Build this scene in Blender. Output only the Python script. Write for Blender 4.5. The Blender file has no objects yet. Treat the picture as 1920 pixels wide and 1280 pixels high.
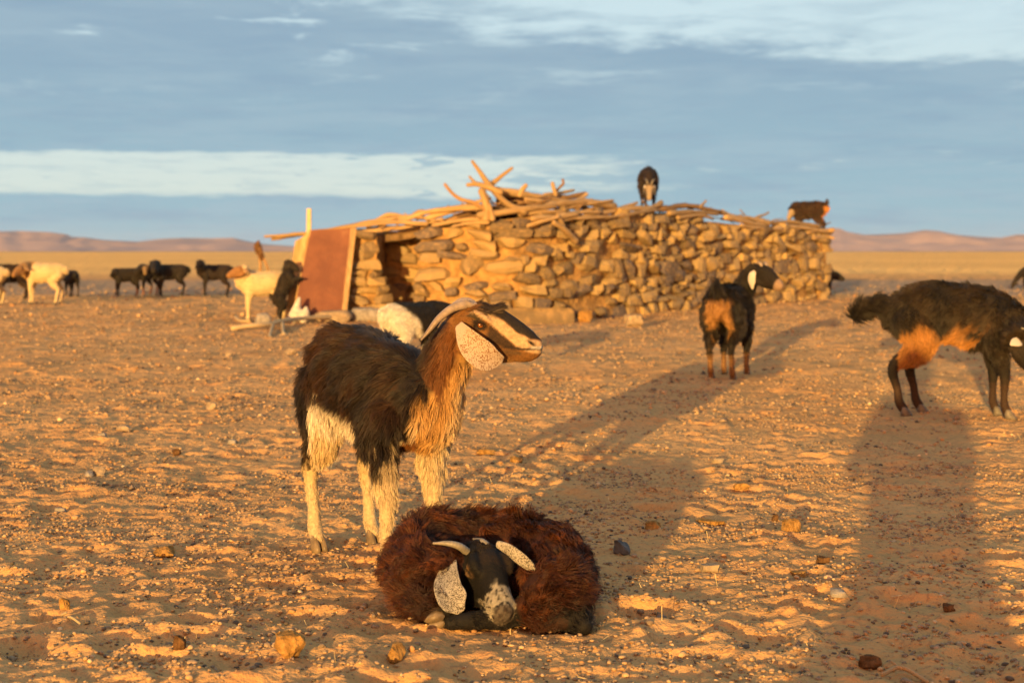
import bpy, bmesh, math, random
import numpy as np
from mathutils import Vector, Matrix

random.seed(7)
RNG = np.random.default_rng(11)
SC = bpy.context.scene
COL = SC.collection
F = 50.0 / 36.0 * 1920.0          # focal length in photograph pixels
CAM_H = 0.85
HOR = 470.0                       # image row of the horizon

# ------------------------------------------------------------------ camera
cam = bpy.data.cameras.new('camera')
cam.lens = 50.0
cam.sensor_width = 36.0
cam.shift_y = -170.0 / 1920.0
cam.clip_start = 0.05
cam.clip_end = 20000.0
cam.dof.use_dof = True
cam.dof.focus_distance = 3.62
cam.dof.aperture_fstop = 5.0
cam_ob = bpy.data.objects.new('camera', cam)
COL.objects.link(cam_ob)
cam_ob.location = (0, 0, CAM_H)
cam_ob.rotation_euler = (math.radians(90), 0, 0)
SC.camera = cam_ob

# ------------------------------------------------------------------ light
SUN_EL = math.radians(5.2)
SHADOW_AZ = math.atan2(1730 - 960, F)     # shadows run this far right of +Y
SUN_DIR = Vector((math.sin(SHADOW_AZ) * math.cos(SUN_EL), math.cos(SHADOW_AZ) * math.cos(SUN_EL), -math.sin(SUN_EL)))
sun = bpy.data.lights.new('sun', 'SUN')
sun.energy = 5.0
sun.angle = math.radians(0.5)
sun.color = (1.0, 0.61, 0.19)
sun_ob = bpy.data.objects.new('sun', sun)
COL.objects.link(sun_ob)
sun_ob.rotation_euler = SUN_DIR.to_track_quat('-Z', 'Y').to_euler()
sun_ob.location = (-3, -10, 8)

SC.view_settings.view_transform = 'Standard'
SC.view_settings.look = 'None'
SC.view_settings.gamma = 1.0
SC.view_settings.use_curve_mapping = False
EXPO = 0.80
SC.view_settings.exposure = EXPO
SC.render.engine = 'CYCLES'
SC.cycles.use_denoising = True
SC.cycles.max_bounces = 5
SC.cycles.diffuse_bounces = 3
SC.cycles.glossy_bounces = 2
SC.cycles.transparent_max_bounces = 4


# ------------------------------------------------------------------ node helpers
class NT:
    def __init__(s, tree):
        s.t = tree
        s.n = tree.nodes
        s.l = tree.links

    def new(s, kind, **kw):
        n = s.n.new(kind)
        for k, v in kw.items():
            setattr(n, k, v)
        return n

    def set(s, sock, v):
        if isinstance(v, bpy.types.NodeSocket):
            s.l.new(v, sock)
        elif v is not None:
            sock.default_value = v

    def math(s, op, a, b=None, c=None, clamp=False):
        n = s.new('ShaderNodeMath', operation=op, use_clamp=clamp)
        for i, v in enumerate((a, b, c)):
            s.set(n.inputs[i], v)
        return n.outputs[0]

    def vmath(s, op, a, b=None):
        n = s.new('ShaderNodeVectorMath', operation=op)
        s.set(n.inputs[0], a)
        if b is not None:
            s.set(n.inputs[1], b)
        return n.outputs[0]

    def noise(s, vec, scale, detail=3.0, rough=0.55, dist=0.0):
        n = s.new('ShaderNodeTexNoise')
        s.set(n.inputs['Vector'], vec)
        n.inputs['Scale'].default_value = scale
        n.inputs['Detail'].default_value = detail
        n.inputs['Roughness'].default_value = rough
        n.inputs['Distortion'].default_value = dist
        return n.outputs['Fac']

    def smooth(s, v, lo, hi, a=0.0, b=1.0):
        n = s.new('ShaderNodeMapRange', interpolation_type='SMOOTHSTEP')
        s.set(n.inputs[0], v)
        for i, x in enumerate((lo, hi, a, b)):
            s.set(n.inputs[i + 1], x)
        return n.outputs[0]

    def lin(s, v, lo, hi, a=0.0, b=1.0):
        n = s.new('ShaderNodeMapRange')
        s.set(n.inputs[0], v)
        for i, x in enumerate((lo, hi, a, b)):
            s.set(n.inputs[i + 1], x)
        return n.outputs[0]

    def mix(s, fac, a, b, mode='MIX'):
        n = s.new('ShaderNodeMix', data_type='RGBA', blend_type=mode)
        s.set(n.inputs['Factor'], fac)
        for k, v in (('A', a), ('B', b)):
            sock = [i for i in n.inputs if i.name == k and i.type == 'RGBA'][0]
            if isinstance(v, tuple) and len(v) == 3:
                v = (*v, 1.0)
            s.set(sock, v)
        return [o for o in n.outputs if o.type == 'RGBA'][0]

    def comb(s, x, y, z):
        n = s.new('ShaderNodeCombineXYZ')
        for i, v in enumerate((x, y, z)):
            s.set(n.inputs[i], v)
        return n.outputs[0]

    def sep(s, v):
        n = s.new('ShaderNodeSeparateXYZ')
        s.set(n.inputs[0], v)
        return n.outputs


def material(name):
    m = bpy.data.materials.new(name)
    m.use_nodes = True
    nt = NT(m.node_tree)
    bsdf = m.node_tree.nodes['Principled BSDF']
    return m, nt, bsdf


def bump(nt, bsdf, height, strength=0.5, distance=0.02):
    b = nt.new('ShaderNodeBump')
    b.inputs['Strength'].default_value = strength
    b.inputs['Distance'].default_value = distance
    nt.set(b.inputs['Height'], height)
    nt.l.new(b.outputs[0], bsdf.inputs['Normal'])
    return b


# ------------------------------------------------------------------ sky
world = bpy.data.worlds.new('World')
SC.world = world
world.use_nodes = True
wt = NT(world.node_tree)
for n in list(wt.n):
    wt.n.remove(n)
wout = wt.new('ShaderNodeOutputWorld')
bg = wt.new('ShaderNodeBackground')
wt.l.new(bg.outputs[0], wout.inputs[0])
skyt = wt.new('ShaderNodeTexSky', sky_type='NISHITA')
skyt.sun_disc = False
skyt.sun_elevation = SUN_EL
skyt.sun_rotation = SHADOW_AZ + math.pi       # sun stands behind the camera
skyt.air_density = 1.0
skyt.dust_density = 2.0
skyt.ozone_density = 1.0
tc = wt.new('ShaderNodeTexCoord')
D0 = tc.outputs['Generated']
dx, dy, dz = wt.sep(D0)
az = wt.math('ARCTAN2', dx, dy)
el = wt.math('ABSOLUTE', dz)
# cloud deck coordinates: direction projected on a high flat layer
den = wt.math('ADD', el, 0.05)
px_ = wt.math('DIVIDE', dx, den)
py_ = wt.math('DIVIDE', dy, den)
deck = wt.comb(px_, py_, 0.0)
n_big = wt.noise(deck, 0.55, 4.0, 0.55)
n_mid = wt.noise(wt.comb(wt.math('MULTIPLY', px_, 0.8), py_, 3.0), 1.5, 6.0, 0.62, 0.3)
# elevation bands, frayed by noise stretched sideways
band = wt.comb(wt.math('MULTIPLY', az, 9.0), wt.math('MULTIPLY', el, 70.0), 0.0)
n_band = wt.noise(band, 1.0, 6.0, 0.6)
wisps = wt.comb(wt.math('MULTIPLY', az, 26.0), wt.math('MULTIPLY', el, 190.0), 4.0)
n_wisp = wt.noise(wisps, 1.0, 7.0, 0.65)
n_swell = wt.noise(wt.comb(wt.math('MULTIPLY', az, 5.0), 0.0, 7.0), 1.0, 3.0, 0.5)
n_swell2 = wt.noise(wt.comb(wt.math('MULTIPLY', az, 6.0), 0.0, 19.0), 1.0, 3.0, 0.5)
fray = wt.math('ADD', wt.math('MULTIPLY', wt.math('SUBTRACT', n_band, 0.5), 0.008),
               wt.math('MULTIPLY', wt.math('SUBTRACT', n_wisp, 0.5), 0.011))
ef = wt.math('ADD', el, fray)
e_lo = wt.math('ADD', ef, wt.math('MULTIPLY', wt.math('SUBTRACT', n_swell, 0.5), 0.026))
e_hi = wt.math('ADD', ef, wt.math('MULTIPLY', wt.math('SUBTRACT', n_swell2, 0.5), 0.010))
gap_lo = wt.smooth(e_lo, 0.0360, 0.0405)
gap_hi = wt.smooth(e_hi, 0.0640, 0.0685, 1.0, 0.0)
gap_right = wt.smooth(wt.math('ADD', az, wt.math('MULTIPLY', wt.math('SUBTRACT', n_wisp, 0.5), 0.30)), -0.02, 0.13, 1.0, 0.0)
gap = wt.math('MULTIPLY', wt.math('MULTIPLY', gap_lo, gap_hi), gap_right)
# small dark cloudlets float in the gap, more of them to the right
cloudlet = wt.noise(wt.comb(wt.math('MULTIPLY', az, 24.0), wt.math('MULTIPLY', el, 150.0), 11.0), 1.0, 4.0, 0.5)
cl_thr = wt.lin(az, -0.25, 0.08, 0.70, 0.52)
cl = wt.smooth(wt.math('SUBTRACT', cloudlet, cl_thr), -0.02, 0.05)
gap = wt.math('MULTIPLY', gap, wt.math('SUBTRACT', 1.0, wt.math('MULTIPLY', cl, 0.75)))
gap = wt.math('MULTIPLY', gap, wt.math('SUBTRACT', 1.0, wt.math('MULTIPLY', wt.smooth(n_wisp, 0.46, 0.66), 0.30)))
thin = wt.math('MULTIPLY', wt.math('MULTIPLY', wt.smooth(n_wisp, 0.55, 0.72), wt.smooth(wt.math('ABSOLUTE', wt.math('SUBTRACT', el, 0.062)), 0.0, 0.012, 1.0, 0.0)), 0.55)
# high opening, wide on the right of the view and broken towards the left
edge = wt.lin(az, -0.16, 0.03, 0.182, 0.143)
edge = wt.math('SUBTRACT', edge, wt.lin(az, 0.12, 0.36, 0.003, 0.022))
n_puff = wt.noise(wt.comb(wt.math('MULTIPLY', az, 11.0), wt.math('MULTIPLY', el, 62.0), 23.0), 1.0, 7.0, 0.62, 0.4)
eh = wt.math('ADD', el, wt.math('ADD', wt.math('MULTIPLY', wt.math('SUBTRACT', n_puff, 0.5), 0.062),
                                wt.math('MULTIPLY', wt.math('SUBTRACT', n_wisp, 0.5), 0.018)))
high = wt.smooth(wt.math('SUBTRACT', eh, edge), -0.008, 0.013)
veil = wt.math('MULTIPLY', wt.smooth(n_puff, 0.36, 0.60, 1.0, 0.0), wt.lin(az, -0.1, 0.3, 0.9, 0.35))
high = wt.math('MULTIPLY', high, wt.math('SUBTRACT', 1.0, wt.math('MULTIPLY', veil, 0.8)))
far_up = wt.smooth(el, 0.22, 0.45)                    # overhead: broken cloud
broken = wt.smooth(n_big, 0.42, 0.58)
high = wt.math('MULTIPLY', high, wt.math('ADD', wt.math('SUBTRACT', 1.0, far_up), wt.math('MULTIPLY', far_up, broken)))
spot = wt.math('MULTIPLY', wt.smooth(n_puff, 0.565, 0.68), wt.smooth(el, 0.105, 0.16))
soft = wt.math('MULTIPLY', wt.math('MULTIPLY', wt.smooth(n_puff, 0.54, 0.72), wt.smooth(el, 0.075, 0.12)), 0.38)
clear = wt.math('MAXIMUM', wt.math('MAXIMUM', gap, high), wt.math('MAXIMUM', wt.math('MULTIPLY', spot, 0.85), wt.math('MAXIMUM', soft, wt.math('MULTIPLY', thin, wt.smooth(az, -0.1, 0.05)))))
low = wt.smooth(el, 0.0, 0.17)
EXPK = 2 ** -EXPO
def K(r, g, b):
    def l(v):
        v = v / 255.0
        return v / 12.92 if v <= 0.04045 else ((v + 0.055) / 1.055) ** 2.4
    return (l(r) * EXPK, l(g) * EXPK, l(b) * EXPK, 1.0)
cloud_col = wt.mix(low, K(156, 192, 206), K(146, 175, 196))
cloud_col = wt.mix(wt.math('MULTIPLY', wt.smooth(n_mid, 0.40, 0.62), 0.45), cloud_col, K(166, 192, 206))
cloud_col = wt.mix(wt.math('MULTIPLY', wt.smooth(n_band, 0.45, 0.70), 0.50), cloud_col, K(140, 170, 193))
clear_col = wt.mix(low, K(216, 229, 220), K(204, 228, 236))
skycol = wt.mix(clear, cloud_col, clear_col)
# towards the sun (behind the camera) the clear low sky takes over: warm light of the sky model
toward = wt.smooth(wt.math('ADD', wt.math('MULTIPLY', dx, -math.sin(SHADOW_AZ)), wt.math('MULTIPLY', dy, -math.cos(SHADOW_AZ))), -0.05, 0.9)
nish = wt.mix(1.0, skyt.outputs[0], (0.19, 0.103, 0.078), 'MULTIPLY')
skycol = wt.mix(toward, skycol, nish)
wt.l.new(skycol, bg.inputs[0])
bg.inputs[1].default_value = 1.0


# ------------------------------------------------------------------ numpy noise
def _h(ix, iy, iz, seed):
    h = (ix * 374761393 + iy * 668265263 + iz * 1440662683 + seed * 974634777) & 0xffffffff
    h = ((h ^ (h >> 13)) * 1274126177) & 0xffffffff
    h = ((h ^ (h >> 15)) * 2246822519) & 0xffffffff
    return ((h ^ (h >> 16)) & 0xffffff) / float(0xffffff)


def noise3(P, seed=0):
    P = np.asarray(P, float)
    i = np.floor(P).astype(np.int64)
    f = P - i
    u = f * f * (3 - 2 * f)
    r = 0
    for a in (0, 1):
        wx = u[..., 0] if a else 1 - u[..., 0]
        for b in (0, 1):
            wy = u[..., 1] if b else 1 - u[..., 1]
            for c in (0, 1):
                wz = u[..., 2] if c else 1 - u[..., 2]
                r = r + wx * wy * wz * _h(i[..., 0] + a, i[..., 1] + b, i[..., 2] + c, seed)
    return r * 2 - 1


def noise2(x, y, seed=0):
    ix = np.floor(x).astype(np.int64)
    iy = np.floor(y).astype(np.int64)
    fx = x - ix
    fy = y - iy
    ux = fx * fx * fx * (fx * (fx * 6 - 15) + 10)
    uy = fy * fy * fy * (fy * (fy * 6 - 15) + 10)
    z = np.zeros_like(ix)

    def g(a, b):
        ang = _h(ix + a, iy + b, z, seed) * 2 * np.pi
        return np.cos(ang) * (fx - a) + np.sin(ang) * (fy - b)
    return 1.5 * ((g(0, 0) * (1 - ux) + g(1, 0) * ux) * (1 - uy) + (g(0, 1) * (1 - ux) + g(1, 1) * ux) * uy)


def sstep(x, a, b):
    t = np.clip((x - a) / (b - a), 0, 1)
    return t * t * (3 - 2 * t)


# ------------------------------------------------------------------ object helpers
def mesh_obj(name, verts, faces, mat=None, parent=None, smooth=False, loc=None):
    me = bpy.data.meshes.new(name)
    me.from_pydata([tuple(v) for v in verts], [], [tuple(f) for f in faces])
    me.update()
    if smooth:
        me.shade_smooth()
    return link(name, me, mat, parent, loc)


def big_mesh(name, verts, faces):
    """Fast mesh from numpy arrays; faces is (n,3) or (n,4)."""
    me = bpy.data.meshes.new(name)
    verts = np.ascontiguousarray(verts, np.float32)
    faces = np.ascontiguousarray(faces, np.int32)
    k = faces.shape[1]
    me.vertices.add(len(verts))
    me.vertices.foreach_set('co', verts.ravel())
    me.loops.add(faces.size)
    me.loops.foreach_set('vertex_index', faces.ravel())
    me.polygons.add(len(faces))
    me.polygons.foreach_set('loop_start', np.arange(0, faces.size, k, dtype=np.int32))
    me.update(calc_edges=True)
    me.validate()
    return me


def link(name, data, mat=None, parent=None, loc=None):
    o = bpy.data.objects.new(name, data)
    COL.objects.link(o)
    if mat is not None and data is not None:
        data.materials.clear()
        data.materials.append(mat)
    if parent is not None:
        o.parent = parent
    if loc is not None:
        o.location = loc
    return o


def tag(o, label=None, cat=None, group=None, kind=None):
    if label:
        o['label'] = label
    if cat:
        o['category'] = cat
    if group:
        o['group'] = group
    if kind:
        o['kind'] = kind
    return o


def thing(name, label, cat, loc=(0, 0, 0), rz=0.0, group=None):
    o = bpy.data.objects.new(name, None)
    o.empty_display_size = 0.1
    COL.objects.link(o)
    o.location = loc
    o.rotation_euler = (0, 0, rz)
    return tag(o, label, cat, group)


def set_color(me, name, cols, domain='POINT'):
    a = me.attributes.new(name, 'FLOAT_COLOR', domain)
    c = np.ones((len(cols), 4), np.float32)
    c[:, :3] = cols
    a.data.foreach_set('color', c.ravel())


def at(px, py, D):
    return np.array(((px - 960) / F * D, D, CAM_H - (py - HOR) / F * D))


def gpt(px, py, z=0.0):
    D = (CAM_H - z) * F / (py - HOR)
    return np.array(((px - 960) / F * D, D, z))


# ------------------------------------------------------------------ ground
ROWY = [-80, -40, -20, -10, -5, -2, 0, 1.0, 1.6]
y = 1.9
while y < 45:
    ROWY.append(y)
    y *= 1.0029
while y < 4300:
    ROWY.append(y)
    y *= 1.12
ROWY = np.array(ROWY)
NI = 480
uin = np.linspace(-1, 1, NI + 1)
half = 1.0 + 0.42 * np.clip(ROWY, 1.9, 1e9)
ext = np.array([1.08, 1.2, 1.4, 1.8, 2.6, 4.5, 9, 20, 60])
U = np.concatenate([-ext[::-1], uin, ext])
GX = np.clip(half[:, None] * U[None, :], -6000.0, 6000.0)
GY = np.repeat(ROWY[:, None], len(U), 1)


def relief(x, y):
    d = np.hypot(x, y)
    near = 1 - sstep(d, 25, 60)
    h = 0.020 * noise2(x / 1.6, y / 1.6, 1)
    # uneven churned sand: dunes of a hand's breadth, slightly across the light
    w = noise2(x / 0.5, y / 0.5, 9)
    a = noise2(x / 0.19 + 0.6 * w, y / 0.115, 2)
    b = noise2(x / 0.088, y / 0.064 + 0.4 * w, 3)
    h = h + (0.0082 * a + 0.0074 * b) * (0.75 + 0.35 * w)
    h = h + 0.0062 * noise2(x / 0.05, y / 0.045, 4) * (1 - sstep(d, 9, 16))
    h = h + 0.0038 * noise2(x / 0.024, y / 0.022, 5) * (1 - sstep(d, 5, 8))
    return h * near


GZ = relief(GX, GY)
# hoof prints and kicked hollows
for k in range(900):
    cy = 2.0 + 9.0 * random.random() ** 1.4
    cx = random.uniform(-1, 1) * (0.9 + 0.4 * cy)
    r = random.uniform(0.035, 0.085)
    dep = r * random.uniform(0.16, 0.30)
    r0, r1 = np.searchsorted(ROWY, (cy - 2.2 * r, cy + 2.2 * r))
    if r1 <= r0:
        continue
    q = np.hypot((GX[r0:r1] - cx) / (r * random.uniform(0.9, 1.4)), (GY[r0:r1] - cy) / r)
    GZ[r0:r1] += dep * (0.55 * np.exp(-((q - 1.15) / 0.35) ** 2) - np.exp(-(q / 0.75) ** 2))


# trodden low place under the hut and far plain stay level
def ground_z(x, y):
    x = np.asarray(x, float)
    y = np.asarray(y, float)
    ri = np.clip(np.searchsorted(ROWY, y) - 1, 0, len(ROWY) - 2)
    fy = np.clip((y - ROWY[ri]) / (ROWY[ri + 1] - ROWY[ri]), 0, 1)
    out = 0
    for k, w in ((ri, 1 - fy), (ri + 1, fy)):
        u = x / half[k]
        ci = np.clip(np.searchsorted(U, u) - 1, 0, len(U) - 2)
        fx = np.clip((u - U[ci]) / (U[ci + 1] - U[ci]), 0, 1)
        out = out + w * (GZ[k, ci] * (1 - fx) + GZ[k, ci + 1] * fx)
    return out


nr, nc = GX.shape
idx = np.arange(nr * nc).reshape(nr, nc)
gf = np.stack([idx[:-1, :-1], idx[:-1, 1:], idx[1:, 1:], idx[1:, :-1]], -1).reshape(-1, 4)
gme = big_mesh('ground', np.stack([GX, GY, GZ], -1).reshape(-1, 3), gf)
gme.shade_smooth()

mg, nt, bs = material('desert_sand')
mg.cycles.use_bump_map_correction = False
geo = nt.new('ShaderNodeNewGeometry')
pos = geo.outputs['Position']
gx, gy, gz = nt.sep(pos)
n1 = nt.noise(pos, 0.9, 5, 0.6)
n2 = nt.noise(pos, 7.0, 5, 0.6)
n3 = nt.noise(pos, 60.0, 4, 0.6)
c = nt.mix(nt.smooth(n1, 0.35, 0.65), (0.50, 0.275, 0.105), (0.58, 0.335, 0.135))
c = nt.mix(nt.math('MULTIPLY', nt.smooth(n2, 0.52, 0.75), 0.6), c, (0.47, 0.215, 0.078))
c = nt.mix(nt.math('MULTIPLY', nt.smooth(n3, 0.50, 0.68), 0.7), c, (0.32, 0.17, 0.080))
# farther out single stones are too small to build: dark and pale grit in the sand
grit = nt.new('ShaderNodeTexVoronoi', feature='F1')
nt.set(grit.inputs['Vector'], pos)
grit.inputs['Scale'].default_value = 15.0
gsep = nt.new('ShaderNodeSeparateColor')
nt.l.new(grit.outputs['Color'], gsep.inputs[0])
gm = nt.math('MULTIPLY', nt.smooth(grit.outputs['Distance'], 0.30, 0.42, 1.0, 0.0), nt.math('GREATER_THAN', gsep.outputs[0], 0.55))
gm = nt.math('MULTIPLY', gm, nt.smooth(gy, 9.0, 16.0))
c = nt.mix(nt.math('MULTIPLY', gm, 0.75), c, nt.mix(gsep.outputs[1], (0.20, 0.15, 0.12), (0.52, 0.40, 0.26)))
# greyer band of ground behind the animals, dry golden plain beyond
wob = nt.math('MULTIPLY', nt.math('SUBTRACT', nt.noise(pos, 0.12, 4, 0.6), 0.5), 14.0)
yy = nt.math('ADD', gy, wob)
flat = nt.math('MULTIPLY', nt.smooth(yy, 26.0, 29.0), nt.smooth(yy, 38.0, 44.0, 1.0, 0.0))
c = nt.mix(nt.math('MULTIPLY', flat, 0.85), c, nt.mix(nt.noise(pos, 2.0, 4), (0.25, 0.19, 0.135), (0.38, 0.28, 0.19)))
plain = nt.smooth(yy, 40.0, 60.0)
c = nt.mix(plain, c, nt.mix(nt.smooth(nt.noise(nt.vmath('MULTIPLY', pos, (0.35, 1.0, 1.0)), 0.045, 6, 0.7), 0.35, 0.65), (0.55, 0.36, 0.15), (0.72, 0.485, 0.195)))
c = nt.mix(nt.smooth(gy, 900.0, 1300.0), c, (0.34, 0.26, 0.22))  # dark haze line at the foot of the hills, painted into the ground colour
nt.set(bs.inputs['Base Color'], c)
bs.inputs['Roughness'].default_value = 0.95
bs.inputs['Specular IOR Level'].default_value = 0.1
bh = nt.math('ADD', nt.math('MULTIPLY', nt.noise(pos, 30.0, 4, 0.55), 1.0), nt.math('MULTIPLY', nt.noise(pos, 160.0, 3, 0.6), 0.15))
b = bump(nt, bs, bh, 0.9, 0.015)


def rough_normal(nt, vec, scale, amount, base, stretch=(1, 1, 1)):
    """Relief too fine or too far off to build: normals scattered by noise, independent of distance."""
    t = nt.new('ShaderNodeTexNoise')
    nt.set(t.inputs['Vector'], nt.vmath('MULTIPLY', vec, stretch))
    t.inputs['Scale'].default_value = scale
    t.inputs['Detail'].default_value = 3.0
    t.inputs['Roughness'].default_value = 0.6
    v = nt.vmath('SUBTRACT', t.outputs['Color'], (0.5, 0.5, 0.5))
    sc_ = nt.new('ShaderNodeVectorMath', operation='SCALE')
    nt.set(sc_.inputs[0], v)
    nt.set(sc_.inputs['Scale'], amount)
    return nt.vmath('NORMALIZE', nt.vmath('ADD', sc_.outputs[0], base))


far_amt = nt.math('ADD', nt.smooth(gy, 5.0, 25.0, 0.6, 3.0), nt.smooth(gy, 38.0, 70.0, 0.0, 5.0))
nt.l.new(rough_normal(nt, pos, 9.0, far_amt, b.outputs[0], (0.5, 1.0, 1.0)), bs.inputs['Normal'])
ground = link('ground', gme, mg)
tag(ground, 'orange desert sand, churned and scattered with pebbles', kind='structure')


# ------------------------------------------------------------------ hills
def hills(name, pts, D, label, depth=900.0):
    """A ridge from skyline points (x, y in the photograph), running back with slopes on both sides."""
    pts = np.array(pts, float)
    xs = np.arange(pts[0, 0], pts[-1, 0] + 1, 5.0)
    ys = np.interp(xs, pts[:, 0], pts[:, 1])
    top = (HOR - ys) / F * D + CAM_H
    rows = []
    prof = [(-1.0, -0.05), (-0.85, 0.12), (-0.66, 0.30), (-0.45, 0.52), (-0.25, 0.74), (-0.1, 0.93), (0.0, 1.0), (0.2, 0.9), (0.6, 0.5), (1.0, -0.05)]
    for t, hh in prof:
        x = (xs - 960) / F * D
        yv = D + t * depth * 0.5 + 60 * noise2(x / 220.0, np.full_like(x, t * 3.0), 3)
        gul = noise2(x / 90.0, np.full_like(x, 2.0 + t * 0.9), 5) * 0.13 + noise2(x / 35.0, np.full_like(x, 2.0 + t * 1.6), 6) * 0.07
        z = top * np.clip(hh + gul * (1 if -0.95 < t < -0.02 or 0.1 < t < 0.9 else 0), -0.05, 1.0)
        rows.append(np.stack([x * (D + t * depth * 0.5) / D, yv, z], -1))
    V = np.stack(rows)
    nr, nc = V.shape[:2]
    ix = np.arange(nr * nc).reshape(nr, nc)
    f = np.stack([ix[:-1, :-1], ix[:-1, 1:], ix[1:, 1:], ix[1:, :-1]], -1).reshape(-1, 4)
    me = big_mesh(name, V.reshape(-1, 3), f)
    o = link(name, me, m_hill)
    tag(o, label, kind='structure')
    return o


m_hill, nt, bs = material('hill_rock')
m_hill.cycles.use_bump_map_correction = False
geo = nt.new('ShaderNodeNewGeometry')
hx, hy, hz = nt.sep(geo.outputs['Position'])
hn = nt.noise(geo.outputs['Position'], 0.012, 5, 0.6)
strat = nt.noise(nt.comb(nt.math('MULTIPLY', hx, 0.002), nt.math('MULTIPLY', hy, 0.002), nt.math('MULTIPLY', hz, 0.16)), 1.0, 4, 0.6)
c = nt.mix(hn, (0.40, 0.30, 0.285), (0.50, 0.38, 0.355))
c = nt.mix(nt.math('MULTIPLY', nt.smooth(strat, 0.5, 0.7), 0.5), c, (0.34, 0.26, 0.24))
nt.set(bs.inputs['Base Color'], c)
nt.l.new(rough_normal(nt, geo.outputs['Position'], 0.012, 0.6, geo.outputs['Normal']), bs.inputs['Normal'])
bs.inputs['Roughness'].default_value = 1.0
bs.inputs['Specular IOR Level'].default_value = 0.0
hills('hills', [(-420, 440), (-200, 436), (0, 434), (40, 433), (90, 435), (122, 439), (132, 444), (160, 445), (200, 450), (260, 453), (300, 448), (340, 446), (400, 447), (440, 446), (465, 452), (500, 458), (560, 462), (620, 466), (700, 470)],
      2600, 'low mauve table hills on the horizon to the left of the hut')
hills('hills', [(1380, 468), (1450, 452), (1520, 436), (1560, 428), (1575, 428), (1590, 434), (1620, 440), (1660, 439), (1700, 437), (1735, 431), (1760, 433), (1790, 440), (1830, 444), (1870, 446), (1900, 440), (1930, 440), (2050, 436), (2200, 444), (2400, 440)],
      2900, 'pink eroded hills on the horizon to the right of the hut')


# ------------------------------------------------------------------ lofted tubes
def catmull(P, n):
    P = np.asarray(P, float)
    if len(P) < 3:
        t = np.linspace(0, 1, n * (len(P) - 1) + 1)[:, None]
        return P[0] * (1 - t) + P[-1] * t
    Q = np.vstack([2 * P[0] - P[1], P, 2 * P[-1] - P[-2]])
    out = []
    for i in range(1, len(Q) - 2):
        for k in range(n):
            t = k / n
            a, b, c, d = Q[i - 1], Q[i], Q[i + 1], Q[i + 2]
            out.append(0.5 * (2 * b + (c - a) * t + (2 * a - 5 * b + 4 * c - d) * t * t + (3 * b - a - 3 * c + d) * t ** 3))
    out.append(P[-1])
    return np.array(out)


class Tube:
    """Elliptical tube through points; radii are (across, upward) pairs."""
    def __init__(s, kind, pts, rad, side=(0, 1, 0), flow=-1, sub=4):
        pts = np.asarray(pts, float)
        rad = np.array([(r, r) if np.isscalar(r) else r for r in rad], float)
        s.kind, s.flow = kind, flow
        s.C = catmull(pts, sub)
        s.R = np.maximum(catmull(rad, sub), 0.003)
        T = np.gradient(s.C, axis=0)
        s.T = T / np.maximum(np.linalg.norm(T, axis=1, keepdims=True), 1e-9)
        side = np.asarray(side, float)
        if side.ndim == 1:
            side = np.repeat(side[None], len(s.C), 0)
        S = side - (side * s.T).sum(1, keepdims=True) * s.T
        s.S = S / np.maximum(np.linalg.norm(S, axis=1, keepdims=True), 1e-9)
        s.U = np.cross(s.T, s.S)
        s.t = np.linspace(0, 1, len(s.C))

    def rings(s, n=14, cap=True):
        C, R, S, U, T = s.C, s.R, s.S, s.U, s.T
        cup = getattr(s, 'cup', 0.0)
        if cap:
            a, b = R[0].mean(), R[-1].mean()
            C = np.vstack([C[0] - T[0] * a * 0.72, C[0] - T[0] * a * 0.45, C, C[-1] + T[-1] * b * 0.45, C[-1] + T[-1] * b * 0.72])
            R = np.vstack([R[0] * 0.45, R[0] * 0.82, R, R[-1] * 0.82, R[-1] * 0.45])
            S = np.vstack([S[0], S[0], S, S[-1], S[-1]])
            U = np.vstack([U[0], U[0], U, U[-1], U[-1]])
        th = np.linspace(0, 2 * np.pi, n, endpoint=False)
        V = C[:, None] + S[:, None] * (np.cos(th)[None, :, None] * R[:, None, 0:1]) + U[:, None] * (np.sin(th)[None, :, None] * R[:, None, 1:2])
        if cup:
            wave = 1 + .5 * np.sin(np.linspace(0, 7, len(C)))[:, None, None] * np.sign(np.cos(th))[None, :, None]
            V = V + U[:, None] * (np.cos(th) ** 2)[None, :, None] * R[:, None, 0:1] * cup * wave
        return V

    def mesh(s, n=14, cap=True):
        V = s.rings(n, cap)
        m = len(V)
        verts = V.reshape(-1, 3)
        f = []
        for i in range(m - 1):
            for k in range(n):
                f.append((i * n + k, i * n + (k + 1) % n, (i + 1) * n + (k + 1) % n, (i + 1) * n + k))
        f.append(tuple(range(n))[::-1])
        f.append(tuple((m - 1) * n + k for k in range(n)))
        return verts, f


def join(parts):
    V, Fc, o = [], [], 0
    for v, f in parts:
        V.extend(map(tuple, v))
        Fc.extend(tuple(i + o for i in q) for q in f)
        o += len(v)
    return V, Fc


def blob(c, r, kind='torso', n=5):
    """Ellipsoid as a short tube along x."""
    c = np.asarray(c, float)
    xs = np.linspace(-0.8, 0.8, n)
    return Tube(kind, [c + np.array((r[0] * x, 0, 0)) for x in xs], [(r[1] * math.sqrt(1 - x * x), r[2] * math.sqrt(1 - x * x)) for x in xs], sub=2)


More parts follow.
